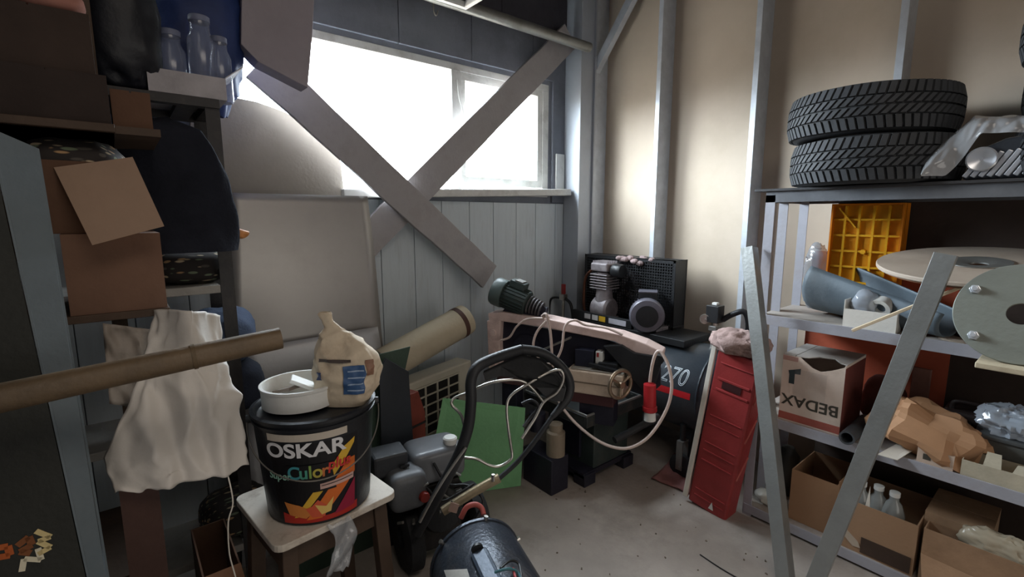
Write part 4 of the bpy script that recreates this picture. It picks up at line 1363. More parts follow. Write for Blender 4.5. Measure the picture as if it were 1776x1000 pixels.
rs = MB().grid(lambda u, v: on_tank(.02 + .14 * v, TY0_ + .08 + (LT - .16) * u, .0015), 4, 4)
rs.build('red_stripe', mat('stripe_red', (178, 34, 40), .4), comp)
vs, fs = text2d('270', .15, .0006, .8, .0, .2)
vo, fo = text2d('270', .15, .0003, .8, -.0042, .2)
for (v_, f_, m_, o_) in ((vs, fs, mat('number_white', (206, 216, 222), .5, var=.03, bump=0), .0015), (vo, fo, M_tankb, .0026)):
    v_, f_ = tess(v_, f_, .03)
    out = [on_tank(.43 + q.y / TR, TY0_ + .21 - q.x, o_ + q.z) for q in v_]
    MB().add(out, f_).build('lettering', m_, comp)
MB().bb(TXc - .15, TXc + .17, 1.55, 2.50, TZc + TR - .01, TZc + TR + .035).build('top_plate', M_blackp, comp, bevel=.004)
zt_ = TZc + TR + .036


def V3(px, py, x):
    return Wx(px, py, x)


MB().bb(TXc - .15, TXc - .12, 1.95, 2.50, zt_, zt_ + .06).build('base_rail', M_blackp, comp, bevel=.003)
for k, (pxa, pxb, c_) in enumerate(((1014, 1024, (196, 192, 190)), (1027, 1037, (196, 192, 190)), (1039, 1050, (220, 176, 50)), (1056, 1086, (190, 188, 196)))):
    y1, y0 = Wx(pxa, 552, TXc - .15).y, Wx(pxb, 552, TXc - .15).y
    MB().bb(TXc - .1525, TXc - .1505, y0, y1, zt_ + .012, zt_ + .05).build('label_plate', mat('plate_%d' % k, c_, .5), comp)
# pump
px_ = 2.74
p = V3(1047, 540, px_)
PY = p.y
M_cast = mat('cast_grey', (158, 150, 152), .45, .3, var=.18, scale=14, bump=.2, dirt=(70, 62, 62), damt=.5, dscale=10)
MB().lathe([(.001, -.075), (.07, -.075), (.085, -.06), (.085, .06), (.07, .075), (.001, .075)], 28, Matrix.Translation((px_, PY, zt_ + .09)) @ Matrix.Rotation(PI / 2, 4, 'X')).build('crankcase', M_cast, comp, smooth=40)
MB().bb(px_ - .08, px_ + .08, PY - .08, PY + .08, zt_, zt_ + .035).build('crankcase_foot', M_cast, comp, bevel=.006)
cyl = MB().lathe([(.068, .12), (.058, .24), (.058, .36)], 28, Matrix.Translation((px_, PY, zt_))).build('cylinder', M_cast, comp, smooth=40)
for k in range(6):
    z = zt_ + .245 + .02 * k
    MB().box((px_, PY, z), (.15, .16, .008)).build('cooling_fin', M_cast, comp, bevel=.004)
MB().box((px_, PY, zt_ + .40), (.145, .15, .06)).build('cylinder_head', M_cast, comp, bevel=.01)
for k in range(5):
    MB().box((px_ - .05 + .025 * k, PY, zt_ + .437), (.007, .14, .014)).build('head_rib', M_cast, comp)
q = Vector((px_ - .01, PY - .13, zt_ + .38))
MB().lathe([(.001, 0), (.045, .004), (.05, .02), (.05, .07), (.045, .085), (.001, .09)], 24, Matrix.Translation(q) @ Matrix.Rotation(PI / 2, 4, 'X') @ Matrix.Translation((0, 0, -.045))).build('air_filter', M_blackp, comp, smooth=40)
MB().tube([(px_ - .02, PY + .09, zt_ + .38), (px_ - .03, PY + .16, zt_ + .30), (px_ - .03, PY + .17, zt_ + .1), (px_ - .02, PY + .14, zt_ - .02)], .011, 10).build('discharge_pipe', mat('dark_copper', (110, 72, 56), .35, .8), comp, smooth=60)
# motor
mo = V3(1116, 535, 2.70)
MY = mo.y
mz = zt_ + .115
mdir = Vector((-.80, -.60, 0))
mqq = Matrix.Translation((2.735, MY, mz)) @ mdir.to_track_quat('Z', 'Y').to_matrix().to_4x4()
MB().lathe([(.085, -.10), (.092, -.09), (.092, .05), (.108, .055), (.114, .065), (.114, .115), (.104, .13), (.06, .137), (.001, .137)], 36, mqq).build('motor_body', mat('motor_shell', (112, 110, 120), .35, .25, var=.1), comp, smooth=35)
MB().lathe([(.07, .137), (.072, .139), (.05, .1405), (.001, .1405)], 30, mqq).build('fan_grille', M_blackp, comp, smooth=35)
mr = MB()
for k in range(26):
    a = 2 * PI * k / 26
    d = Vector((math.cos(a), math.sin(a), 0))
    e = Vector((-d.y, d.x, 0)) * .003
    mr.add([mqq @ (d * r_ + e * s + Vector((0, 0, z))) for z in (-.085, .055) for r_, s in ((.09, -1), (.102, -1), (.102, 1), (.09, 1))],
           [(0, 1, 5, 4), (1, 2, 6, 5), (2, 3, 7, 6), (0, 3, 2, 1), (4, 5, 6, 7)])
mr.build('motor_fins', MATS['motor_shell'], comp, kind='stuff')
MB().box((2.745, MY, mz + .115), (.11, .12, .06), Matrix.Rotation(.6, 3, 'Z')).build('terminal_box', M_blackp, comp, bevel=.006)
MB().box((2.745, MY, mz + .148), (.115, .125, .008), Matrix.Rotation(.6, 3, 'Z')).build('terminal_lid', MATS['motor_shell'], comp, bevel=.003)
MB().box((2.80, MY, zt_ + .012), (.18, .2, .024)).build('motor_foot', M_cast, comp, bevel=.003)
# belt guard: framed mesh box against the wall side
GX, GY0, GY1, GZ0, GZ1 = 2.92, 1.76, 2.56, zt_, zt_ + .47
gd_ = MB()
for y0, y1, z0, z1 in ((GY0, GY1, GZ0, GZ0 + .02), (GY0, GY1, GZ1 - .02, GZ1), (GY0, GY0 + .02, GZ0, GZ1), (GY1 - .02, GY1, GZ0, GZ1)):
    gd_.bb(GX - .07, GX + .07, y0, y1, z0, z1)
guard = gd_.build('belt_guard', M_blackp, comp, bevel=.003)
gm = MB()
for k in range(1, 40):
    y = GY0 + (GY1 - GY0) * k / 40
    gm.bb(GX - .07, GX - .067, y - .0035, y + .0035, GZ0 + .02, GZ1 - .02)
for k in range(1, 24):
    z = GZ0 + (GZ1 - GZ0) * k / 24
    gm.bb(GX - .0715, GX - .0685, GY0 + .02, GY1 - .02, z - .0035, z + .0035)
gm.build('guard_mesh', M_blackp, guard, kind='stuff')
MB().bb(GX + .06, GX + .068, GY0, GY1, GZ0, GZ1).build('guard_back', M_blackp, guard)
fw = Matrix.Translation((GX, PY, zt_ + .22)) @ Matrix.Rotation(PI / 2, 4, 'Y')
MB().lathe([(.15, -.025), (.19, -.025), (.19, .025), (.15, .025)], 36, fw, closed=True).build('flywheel_rim', M_cast, guard, smooth=40)
for k in range(5):
    a = 2 * PI * k / 5
    MB().bar(fw @ Vector((0, 0, 0)), fw @ Vector((.155 * math.cos(a), .155 * math.sin(a), 0)), .04, .02, (1, 0, 0)).build('flywheel_spoke', M_cast, guard)
# dusty rags of fluff on the guard
fl_ = MB()
for k in range(16):
    fl_.blob((GX - .06 + random.uniform(-.03, .03), 1.95 + .3 * random.random(), GZ1 + .004 - random.random() * .05), (.022, .03, .018), 10, 8, .4, 30, 1, seed=k)
fl_.build('dust_clumps', mat('greyish_pink_dust', (158, 138, 136), .95, var=.3), guard, kind='stuff')
# pressure switch with gauge
ps_ = V3(1240, 545, 2.78)
py_ = ps_.y
MB().box((2.78, py_, ps_.z + .005), (.075, .08, .105)).build('pressure_switch', M_blackp, comp, bevel=.004)
MB().box((2.78, py_, ps_.z + .066), (.03, .032, .016)).build('switch_knob', M_whitep, comp, bevel=.003)
MB().cyl((2.78, py_, ps_.z - .05), (2.78, py_, TZc + TR - .01), .017, n=12).build('manifold', M_rod, comp, smooth=40)
MB().box((2.78, py_, ps_.z - .085), (.05, .05, .03)).build('manifold_block', M_steel, comp, bevel=.003)
gq = V3(1222, 553, 2.74)
gm_ = Matrix.Translation(gq) @ Vector((-.86, -.5, 0)).to_track_quat('Z', 'Y').to_matrix().to_4x4()
gg = MB().lathe([(.001, -.02), (.028, -.02), (.03, .0), (.03, .008), (.026, .009), (.025, .004)], 24, gm_).build('gauge', M_rod, comp, smooth=35)
MB().lathe([(.025, .0035), (.001, .0035)], 24, gm_).build('gauge_dial', M_whitep, gg)
MB().cyl(gq, (2.78, py_, gq.z - .02), .008, n=8).build('gauge_stem', M_rod, gg)
MB().tube([(2.80, py_ - .04, ps_.z - .03), (2.82, py_ - .09, ps_.z + .01), (2.84, py_ - .15, ps_.z + .03), (2.86, py_ - .17, ps_.z - .06), (2.86, py_ - .15, ps_.z - .2)], .017, 10).build('hose', M_blackp, comp, smooth=60)
# red valve with hose at the far end
vq = V3(977, 517, 2.72)
MB().cyl((vq.x, vq.y, TZc + .2), (vq.x, vq.y, vq.z), .012, n=10).build('valve_stem', M_rod, comp)
MB().box((vq.x, vq.y, vq.z + .01), (.05, .05, .05)).build('valve_body', M_rod, comp, bevel=.006)
MB().box((vq.x, vq.y, vq.z + .075), (.025, .03, .08)).build('valve_lever', M_red, comp, bevel=.004)
MB().tube([(vq.x, vq.y + .02, vq.z), (vq.x - .02, vq.y + .12, vq.z - .02), (vq.x - .02, vq.y + .14, vq.z - .16)], .009, 8).build('hose', M_blackp, comp, smooth=60)
MB().tube([(vq.x, vq.y - .02, vq.z), (vq.x - .02, vq.y - .1, vq.z - .03), (vq.x - .02, vq.y - .13, vq.z - .14)], .012, 8).build('hose', M_blackp, comp, smooth=60)
# legs and castor
for y in (TY0_ + .12, TY1_ - .12):
    MB().prism([(TXc - .2, y, .06), (TXc + .2, y, .06), (TXc + .15, y, TZc - TR + .1), (TXc - .15, y, TZc - TR + .1)], (0, .05, 0)).build('leg', M_blackp, comp)
for y in (TY0_ + .145, TY1_ - .095):
    for x in (TXc - .22, TXc + .22):
        wq_ = Matrix.Translation((x, y, .075)) @ Matrix.Rotation(PI / 2, 4, 'Y')
        MB().lathe([(.02, -.022), (.06, -.022), (.075, -.014), (.075, .014), (.06, .022), (.02, .022)], 24, wq_, closed=True).build('castor_wheel', M_rubber, comp, smooth=40)
        MB().bb(x - .035, x - .027, y - .02, y + .02, .06, .24).bb(x + .027, x + .035, y - .02, y + .02, .06, .24).bb(x - .035, x + .035, y - .02, y + .02, .235, .245).build('castor_fork', M_steel, comp)
        MB().cyl((x - .04, y, .075), (x + .04, y, .075), .012, n=10).build('castor_axle', M_steel, comp)
        MB().cyl((x, y, .245), (x, y, .35), .018, n=10).build('castor_post', M_blackp, comp)

# ------------------------------------------------------------------ red case, white strip, towel, floor cloth
rc0 = Vector((2.37, 1.205, 0))
lean = Matrix.Translation(rc0) @ Matrix.Rotation(R(7.5), 4, 'X') @ Matrix.Translation((0, 0, 0))
case = thing('red_case', 'tall red plastic case standing on end against the rack', 'case', rc0)
CW, CD, CH = .128, .22, .92       # along x, along y, height
MB(lean).bb(0, CW, -CD / 2, CD / 2, .0, CH).build('case_body', M_red, case, bevel=.012)
for z, h_ in ((.06, .006), (.1, .006), (.28, .008), (.34, .008), (.39, .006), (.5, .006), (.55, .006), (.70, .012), (.76, .012), (.85, .006)):
    MB(lean).bb(-.006, .004, -CD / 2 + .02, CD / 2 - .03, z, z + h_).build('case_rib_or_glint', M_red, case, bevel=.002)
MB(lean).bb(-.005, .0, -CD / 2 + .06, CD / 2 - .06, .72, .76).build('handle_recess', mat('recess_shade', (58, 20, 22), .6), case)  # flat plate, its dark colour stands for shade inside the recess
for k in range(3):
    MB(lean).bar((.02, -CD / 2 - .002, .25 + .22 * k), (CW - .02, -CD / 2 - .002, .36 + .22 * k), .004, .008, (0, 1, 0)).build('case_rib_or_glint', mat('painted_reflection', (206, 120, 110), .5), case)  # pale bars painting the diagonal reflections on the side face
pw = [lean @ Vector((-.0055, y, z)) for y, z in ((-.04, .03), (-.012, .03), (-.026, .075))]
MB().prism(pw, (-.001, 0, 0)).build('white_mark', M_whitep, case)
st0, st1, st2 = Wd(1192, 862, 2.44), Wd(1236, 600, 2.56), Wd(1262, 584, 2.50)
w0 = Vector((2.335, 1.36, .0))
b = MB(lean).bb(-.004, .014, CD / 2 + .008, CD / 2 + .034, .012, CH + .02).bar((.005, CD / 2 + .021, CH + .015), (.03, CD / 2 - .10, CH + .075), .026, .016, (1, 0, 0)).build('white_strip', M_paper, bevel=.003)
tag(b, 'narrow white strip leaning along the left edge of the red case', 'strip')
tt = lean @ Vector((CW / 2, 0, CH))
tw = MB().blob((tt.x - .01, tt.y + .02, tt.z + .055), (.10, .125, .06), 60, 34, .25, 9, .8, .45, 13, fine=.2, flat=.055, seed=31)
b = tw.build('towel', mat('pinkish_grey_towel', (166, 142, 136), .95, var=.15, bump=.4, bscale=120, spec=.1), smooth=70)
tag(b, 'crumpled pinkish-grey towel on top of the red case', 'towel')


def clothf(u, v):
    a = Wz(1130, 832, .0).lerp(Wz(1196, 858, .0), u)
    c = Wz(1168, 806, .0).lerp(Wz(1206, 800, .0), u)
    q = a.lerp(c, v)
    return q + Vector((0, 0, .012 + .07 * v ** 2 * (1 - .4 * u) + .012 * noise.noise(Vector((u * 5, v * 5, 3)))))


b = MB().grid(clothf, 14, 12).build('floor_mat', mat('dusty_pink_felt', (146, 102, 98), .95, var=.15, bump=.3), smooth=70, solid=.008)
tag(b, 'dusty pink felt piece curling up on the floor left of the red case', 'mat')

# ------------------------------------------------------------------ drum motor in front
dc = Wd(822, 935, 1.60)
de = dc + (-VF * .9 + VR * .36).normalized() * .46
DR = .165
zc_ = DR + .01
da, dB = Vector((dc.x, dc.y, .36)), Vector((de.x, de.y, .36))
drum = thing('electric_motor', 'blue-black drum-shaped motor lying on a wooden block in the foreground', 'motor', (dc.x, dc.y, 0))
dq = Matrix.Translation(da) @ (dB - da).normalized().to_track_quat('Z', 'Y').to_matrix().to_4x4()
Ld = .46
M_drum = mat('hammered_blue_black', (66, 72, 82), .3, .35, var=.25, scale=7, bump=.25, bscale=70, dirt=(120, 112, 106), damt=.35, dscale=8)
MB().lathe([(.001, -.03), (.07, -.03), (.12, -.015), (DR - .01, .0), (DR, .02), (DR, Ld - .02), (DR - .01, Ld), (.06, Ld + .03), (.001, Ld + .03)], 48, dq).build('drum_shell', M_drum, drum, smooth=40)
MB().lathe([(DR, .02), (DR + .005, .02), (DR + .005, .032), (DR, .032)], 48, dq, closed=True).build('end_ring', M_drum, drum, smooth=40)
for k in range(6):
    a = 2 * PI * k / 6 + .3
    q = dq @ Vector((DR * 1.0 * math.cos(a), DR * math.sin(a), .026))
    o = dq @ Vector((0, 0, .026))
    MB().cyl(q, q + (q - o).normalized() * .014, .008, n=8).build('bolt', M_rod, drum)


def on_drum(px, py, off=0.0):
    """sight line meets the drum's shell"""
    r, h = ray(px, py)
    o = Vector((0, 0, EYE))
    ax_ = (dB - da).normalized()
    w = o - da
    d1, w1 = r - ax_ * r.dot(ax_), w - ax_ * w.dot(ax_)
    A_, B_, C_ = d1.dot(d1), 2 * d1.dot(w1), w1.dot(w1) - (DR + off) ** 2
    disc = max(0, B_ * B_ - 4 * A_ * C_)
    t = (-B_ - math.sqrt(disc)) / (2 * A_)
    return o + r * t


lp = MB().grid(lambda u, v: on_drum(778 + 40 * u + 14 * v - 8, 988 + 44 * v - 8 * u + 6 * u, .002), 6, 6)
lp.build('name_plate', mat('plate_cream', (206, 204, 198), .5), drum, solid=.001)
bx = on_drum(838, 975)
nb = (bx - (da + (dB - da).normalized() * (bx - da).dot((dB - da).normalized()))).normalized()
ad = (dB - da).normalized()
hx = nb.cross(ad)
MB().bar(bx - ad * .05 - nb * .01, bx + ad * .12 - nb * .01, .06, .05, nb).build('terminal_cover', mat('cover_blue', (70, 82, 98), .4, .2, var=.15), drum, bevel=.012)
q = bx - ad * .05 + nb * .012
MB().cyl(q + ad * .004, q - ad * .006, .02, n=18).build('cable_gland', M_blackp, drum, smooth=40)
M_wires = [M_blackp, mat('wire_teal', (70, 120, 128), .5), mat('wire_red', (170, 60, 60), .5)]
for k, pts in enumerate((((868, 985, .03), (885, 972, .03), (900, 978, .02), (905, 1010, .02)), ((858, 992, .03), (880, 986, .04), (898, 992, .02), (910, 1020, .02)), ((890, 985, .015), (894, 1000, .03), (905, 1015, .02), (915, 1030, .02)))):
    MB().tube([on_drum(px, py, o_) for px, py, o_ in pts], .004, 6).build('wire', M_wires[k], drum, smooth=60)
rh = dq @ Vector((0, 0, -.03))
hs = [Vector((da.x, da.y, 0)) + VR * x + VF * f + Vector((0, 0, z)) for x, f, z in ((-.05, .03, .50), (-.03, .04, .535), (.0, .045, .545), (.025, .04, .535), (.035, .02, .52))]
MB().tube(hs, .010, 8).build('lifting_eye', mat('dull_red_hose', (168, 84, 76), .5), drum, smooth=60)
blk = frame(Vector((0, 0, 0)), ad, up)
bm_ = frame(Vector((da.x, da.y, 0)), ad, up)
MB(bm_).bb(.05, .15, 0, .36 - DR + .02, -.12, .12).bb(.30, .40, 0, .36 - DR + .02, -.12, .12).build('cradle', M_darkwood, drum)


# ================================================================== right rack and what it carries
RXF, RXB, RYL, RYR = 2.51, 2.985, 1.07, -1.0
Z1, Z2, Z3, Z4 = 1.74, 1.11, .585, .06
rk = thing('storage_rack', 'grey steel storage rack with four shelves along the right wall', 'rack', ((RXF + RXB) / 2, .05, 0))
for y in (RYL, RYR + .05):
    for x, w in ((RXF, .05), (RXF + .16, .055), (RXB - .045, .045)):
        MB().bb(x, x + w, y - .005, y, 0, Z1 - .03).bb(x, x + .005, y - .045, y - .005, 0, Z1 - .03).build('upright', M_rackgrey, rk)
MB().bb(RXF - .02, RXB, RYR, RYL + .05, Z1 - .012, Z1).build('top_board', M_racktop, rk, bevel=.002)
b = MB().bb(RXF, RXF + .006, RYR, RYL, Z1 - .065, Z1 - .013).bb(RXB - .006, RXB, RYR, RYL, Z1 - .065, Z1 - .013).bb(RXF + .007, RXB - .007, RYL - .006, RYL, Z1 - .065, Z1 - .013)
b.build('top_rail', mat('rail_grey', (104, 106, 110), .5, .2), rk)
M_shelf = mat('pale_worn_shelf', (176, 168, 160), .6, var=.12, scale=6, dirt=(116, 104, 92), damt=.55, dscale=7)
for z in (Z2, Z3, Z4):
    MB().bb(RXF + .004, RXB, RYR, RYL - .006, z - .012, z).build('shelf_board', M_shelf, rk)
    MB().bb(RXF - .004, RXF + .003, RYR, RYL - .006, z - .045, z + .004).bb(RXF + .01, RXB - .01, RYL - .012, RYL - .006, z - .045, z - .013).build('shelf_lip', M_rackgrey, rk, bevel=.001)
MB().bb(RXB + .006, RXB + .012, RYR, .9, .1, 1.70).build('back_panel', mat('dark_brown_panel', (62, 50, 44), .8, var=.15), rk, label='dark brown back panel')
MB().bb(RXB + .001, RXB + .005, .38, 1.0, .56, 1.42).build('back_panel', mat('orange_red_panel', (172, 84, 58), .65, var=.12, scale=3), rk, label='orange-red back panel')

# tyres: body with moulded tread
def tyre_parts(root, R_, W_):
    h = W_ / 2
    prof = [(R_ * .62, -h * .72), (R_ * .66, -h * .9), (R_ * .80, -h), (R_ * .89, -h * .93), (R_ * .945, -h * .78), (R_ * .97, 0), (R_ * .945, h * .78), (R_ * .89, h * .93), (R_ * .80, h), (R_ * .66, h * .9), (R_ * .62, h * .72), (R_ * .64, 0)]
    MB(M0).lathe(prof, 72, closed=True).build('tyre_body', M_rubber, root, smooth=50)
    tr_ = MB(M0)
    n = 64

    def block(a0, a1, z0, z1, sk, r0=.97, r1=1.0, nar=.8):
        q = []
        for r_, sh in ((r0, 1), (r1, nar)):
            for (a, z, s) in ((a0, z0, 0), (a1, z0, 0), (a1, z1, sk), (a0, z1, sk)):
                am = (a0 + a1) / 2
                aa = am + (a - am) * sh + s
                rr_ = R_ * r_ * (1 - .06 * (abs(z) / h) ** 3)
                q.append(Vector((rr_ * math.cos(aa), rr_ * math.sin(aa), z)))
        tr_.add(q, [(4, 5, 6, 7), (0, 1, 5, 4), (1, 2, 6, 5), (2, 3, 7, 6), (3, 0, 4, 7)])
    d = 2 * PI / n
    for k in range(n):
        a = k * d
        block(a, a + d * .86, h * .42, h * .88, d * .35)
        block(a + d * .4, a + d * 1.24, -h * .88, -h * .42, -d * .35)
        block(a, a + d * .8, h * .04, h * .36, d * .9)
        block(a + d * .5, a + d * 1.3, -h * .36, -h * .04, d * .9)
    tr_.build('tread', mat('tread_rubber', (58, 60, 63), .7, var=.12, scale=18), root, smooth=25, kind='stuff')


M0 = Matrix()
tyre = thing('car_tyre', 'worn winter car tyre lying lowest on the left of the rack top', 'tyre', (0, 0, 0), 'tyres on top of the rack')
tyre_parts(tyre, .32, .20)
ty2, ty3, ty4, ty5 = [copy_tree(tyre) for _ in range(4)]
tyre.location = (2.67, .69, Z1 + .1005)
tyre.rotation_euler = (0, 0, .3)
ty2.location = (2.665, .715, Z1 + .303)
ty2.rotation_euler = (R(.6), R(-.6), 1.1)
ty2['label'] = 'worn winter car tyre lying on another, topmost on the left of the rack top'
for o, x, y, k, lb in ((ty3, 2.67, -.07, 0, 'lowest car tyre at the right edge behind the bagged headlight'), (ty4, 2.67, -.08, 1, 'middle car tyre at the far right edge of the rack top'), (ty5, 2.65, -.055, 2, 'topmost car tyre of the stack at the far right edge')):
    o.location = (x, y, Z1 + .1005 + .2015 * k)
    o.rotation_euler = (0, 0, .7 * k)
    o['label'] = lb

# bagged headlight
hx_, hy_ = 2.56, .33
hl = thing('headlight', 'chrome car headlight wrapped in clear plastic on the rack top', 'headlight', (hx_, hy_, Z1))
M_chrome = mat('chrome_reflector', (226, 230, 236), .25, .55, var=.05, bump=0)
hp_ = [Wx(*q, 2.515) for q in ((1668, 303), (1690, 262), (1745, 238), (1805, 228), (1805, 296))]
hb0 = min(p.z for p in hp_)
hp_ = [Vector((p.x, p.y, max(p.z, Z1 + .004))) for p in hp_]
hp_[0].z = hp_[-1].z = Z1 + .004
MB().prism([p + Vector((.012, 0, 0)) for p in hp_], (.09, 0, 0)).build('lamp_housing', mat('lamp_grey', (104, 110, 118), .2, .6), hl, bevel=.008)
for k in range(9):
    u0 = k / 9
    yb = hp_[0].y + (hp_[-1].y - hp_[0].y) * (u0 + .03)
    a = Vector((2.522, yb, Z1 + .012))
    c = Vector((2.522, yb - .05, Z1 + .095 + .02 * u0))
    MB().bar(a, c, .016, .012, (1, 0, 0)).build('reflector_rib', M_chrome, hl, bevel=.003)
MB().lathe([(.03, 0), (.045, .012), (.04, .016), (.001, .002)], 24, Matrix.Translation((2.52, hp_[0].y - .05, Z1 + .075)) @ Matrix.Rotation(-PI / 2, 4, 'Y')).build('lamp_bowl', M_chrome, hl, smooth=40)


def wrapf(u, v):
    # loose tent of film over the headlight, tail to the left
    px = 1597 + 205 * u
    arch = math.sin(min(1, v) * PI * .5)
    topy = 300 - (95 * min(1, (u * 2.2) ** .7)) - 6 * u
    bot = 305 - (max(0, min(1, (u - .2) * 3.2)) * (305 - topy) * .72)
    py = bot + (topy - bot) * arch
    x = 2.455 + .10 * v ** 3 - .09 * max(0, 1 - u * 3.5)
    P = Wx(px, py, x)
    d, _ = noise.voronoi(Vector((P.y * 22, P.z * 16 + P.y * 8, 2)))
    P.z = max(P.z, Z1 + .003)
    return P + Vector(((d[1] - d[0] - .2) * -.02, 0, .006 * noise.noise(P * 30) * v))


b = MB().grid(wrapf, 48, 26).build('film_wrap', clear_mat('bag_film', (228, 230, 234), .36, .1), hl, smooth=50)

# second shelf -----------------------------------------------------
# yellow crate standing on its side at the back
yc = thing('yellow_crate', 'yellow plastic crate standing on edge under the rack top', 'crate', (2.9, .75, Z2))
M_yel = mat('crate_yellow', (226, 164, 24), .45, var=.08, scale=8)
cy0, cy1 = Wx(1566, 400, 2.88).y, Wx(1440, 400, 2.88).y
cz0, cz1 = Z2 + .004, Z1 - .07
MB().bb(2.905, 2.912, cy0, cy1, cz0, cz1).build('crate_floor', M_yel, yc)
MB().bb(2.87, 2.975, cy1 - .008, cy1, cz0, cz1).bb(2.87, 2.975, cy0, cy0 + .008, cz0, cz1).bb(2.87, 2.975, cy0 + .008, cy1 - .008, cz1 - .008, cz1).bb(2.87, 2.975, cy0 + .008, cy1 - .008, cz0, cz0 + .008).build('crate_rim', mat('crate_orange', (222, 128, 20), .45), yc)
for k in range(1, 5):
    y = cy0 + (cy1 - cy0) * k / 5
    MB().bb(2.885, 2.905, y - .005, y + .005, cz0 + .01, cz1 - .01).build('crate_rib', M_yel, yc)
for k in range(1, 7):
    z = cz0 + (cz1 - cz0) * k / 7
    MB().bb(2.886, 2.9045, cy0 + .01, cy1 - .01, z - .005, z + .005).build('crate_rib', M_yel, yc)
ym = (cy0 + cy1) / 2
MB().cyl((2.88, ym, cz0 + (cz1 - cz0) * .57), (2.905, ym, cz0 + (cz1 - cz0) * .57), .012, n=10).build('crate_boss', M_yel, yc)
MB().bar((2.888, cy1 - .03, cz1 - .02), (2.888, cy1 - .11, cz1 - .12), .006, .02, (1, 0, 0)).build('crate_rib', M_yel, yc)

q = Wx(1426, 388, 2.93)
b = MB().blob((2.925, q.y + .01, Z2 + .17), (.035, .045, .17), 40, 30, .25, 9, .7, .4, 14, fine=.2, flat=.168, seed=44).build('plastic_bag', clear_mat('grey_film_bag', (150, 156, 164), .45, .2), smooth=45)
tag(b, 'greyish clear bag standing left of the yellow crate', 'bag')

# blue-grey half pipe of roofing sheet
g0_, g1_ = Wx(1436, 482, 2.80), Wx(1650, 560, 2.56)
g0_.z, g1_.z = Z2 + .165, Z2 + .075
gd0 = (g1_ - g0_).normalized()
gsd = gd0.cross(up).normalized()      # sideways
gup = gsd.cross(gd0)


def gut(u, v):
    q = g0_.lerp(g1_, u)
    r_ = .155 - .09 * u
    a = R(-215) + R(250) * v
    return q + gsd * (r_ * math.cos(a)) + gup * (r_ * math.sin(a) * .98)


b = MB().grid(gut, 30, 24).build('gutter_sheet', mat('blue_grey_sheet', (98, 110, 119), .55, .1, var=.08, scale=3, dirt=(150, 152, 150), damt=.25), smooth=60, solid=.006)
tag(b, 'blue-grey sheet rolled into a trough lying along the second shelf', 'sheet')

# wooden cable reel lying flat
rx_, ry_, rz_ = 2.635, .29, Z2 + .305
reel = thing('cable_reel', 'big pale wooden cable reel lying flat on the second shelf', 'reel', (rx_, ry_, Z2))
M_ply = mat('pale_ply', (172, 157, 142), .65, var=.08, scale=4, dirt=(150, 124, 104), damt=.4)
rt_ = Matrix.Translation((rx_, ry_, rz_)) @ Matrix.Rotation(R(-9), 4, 'Y')
MB().lathe([(.085, -.010), (.322, -.010), (.325, -.006), (.325, .004), (.322, .008), (.085, .008)], 64, rt_, closed=True).build('flange', M_ply, reel, smooth=35)
MB().lathe([(.085, -.02), (.306, -.02), (.308, -.0105), (.085, -.0105)], 64, rt_, closed=True).build('flange', mat('ply_edge_brown', (140, 100, 74), .7), reel, smooth=35)
MB().lathe([(.03, -.002), (.086, .006), (.098, .010), (.098, .013), (.05, .010), (.03, .004)], 40, rt_, closed=True).build('hub_plate', M_steel, reel, smooth=35)
MB().lathe([(.02, 0), (.045, 0), (.045, .27), (.02, .27)], 36, Matrix.Translation((rx_, ry_, Z2 + .014)), closed=True).build('core', M_black, reel, smooth=40)
MB().lathe([(.03, 0), (.10, 0), (.10, .013), (.03, .013)], 48, Matrix.Translation((rx_, ry_, Z2)), closed=True).build('flange', M_ply, reel, smooth=35)

# white carton with a bag and tape in it
wbx = Wx(1505, 552, 2.545)
wc = thing('carton', 'small white open carton with a bag and tape on the second shelf', 'box', (2.6, wbx.y, Z2))
ya, yb_ = Wx(1558, 550, 2.53).y, Wx(1466, 550, 2.53).y
carton(wc, 2.512, 2.60, ya, yb_, Z2 + .001, Z2 + .085, mat('white_card', (224, 220, 212), .7, var=.04))
MB().bb(2.512, 2.60, yb_ + .0005, yb_ + .004, Z2 + .002, Z2 + .125).build('flap', MATS['white_card'], wc)
pbg = Vector((2.558, yb_ - .06, Z2 + .11))
b = MB().blob(pbg, (.045, .05, .062), 30, 18, .2, 18, 1, .25, 24, seed=41).build('plastic_bag', clear_mat('bluish_film', (206, 214, 226), .5, .15), smooth=50)
tag(b, 'small crumpled clear bag standing in the white carton', 'bag')
tp = Matrix.Translation((2.556, ya + .065, Z2 + .108)) @ Matrix.Rotation(R(65), 4, 'Y') @ Matrix.Rotation(R(12), 4, 'X')
b = MB().lathe([(.022, -.02), (.040, -.02), (.040, .02), (.022, .02)], 28, tp, closed=True).build('tape_roll', mat('tape_white', (206, 204, 198), .5), smooth=35)
tag(b, 'white roll of tape standing in the white carton', 'tape')

# thin wood strip
a_, b_ = Wx(1478, 573, 2.42), Wx(1668, 497, 2.475)
c_ = Wx(1790, 487, 2.51)
b = MB().bar(a_, b_, .02, .012).bar(b_, c_, .02, .012).build('wood_strip', mat('pale_pine', (216, 196, 166), .6, var=.08), bevel=.002)
tag(b, 'thin pale wood strip sticking out below the cable reel', 'strip')

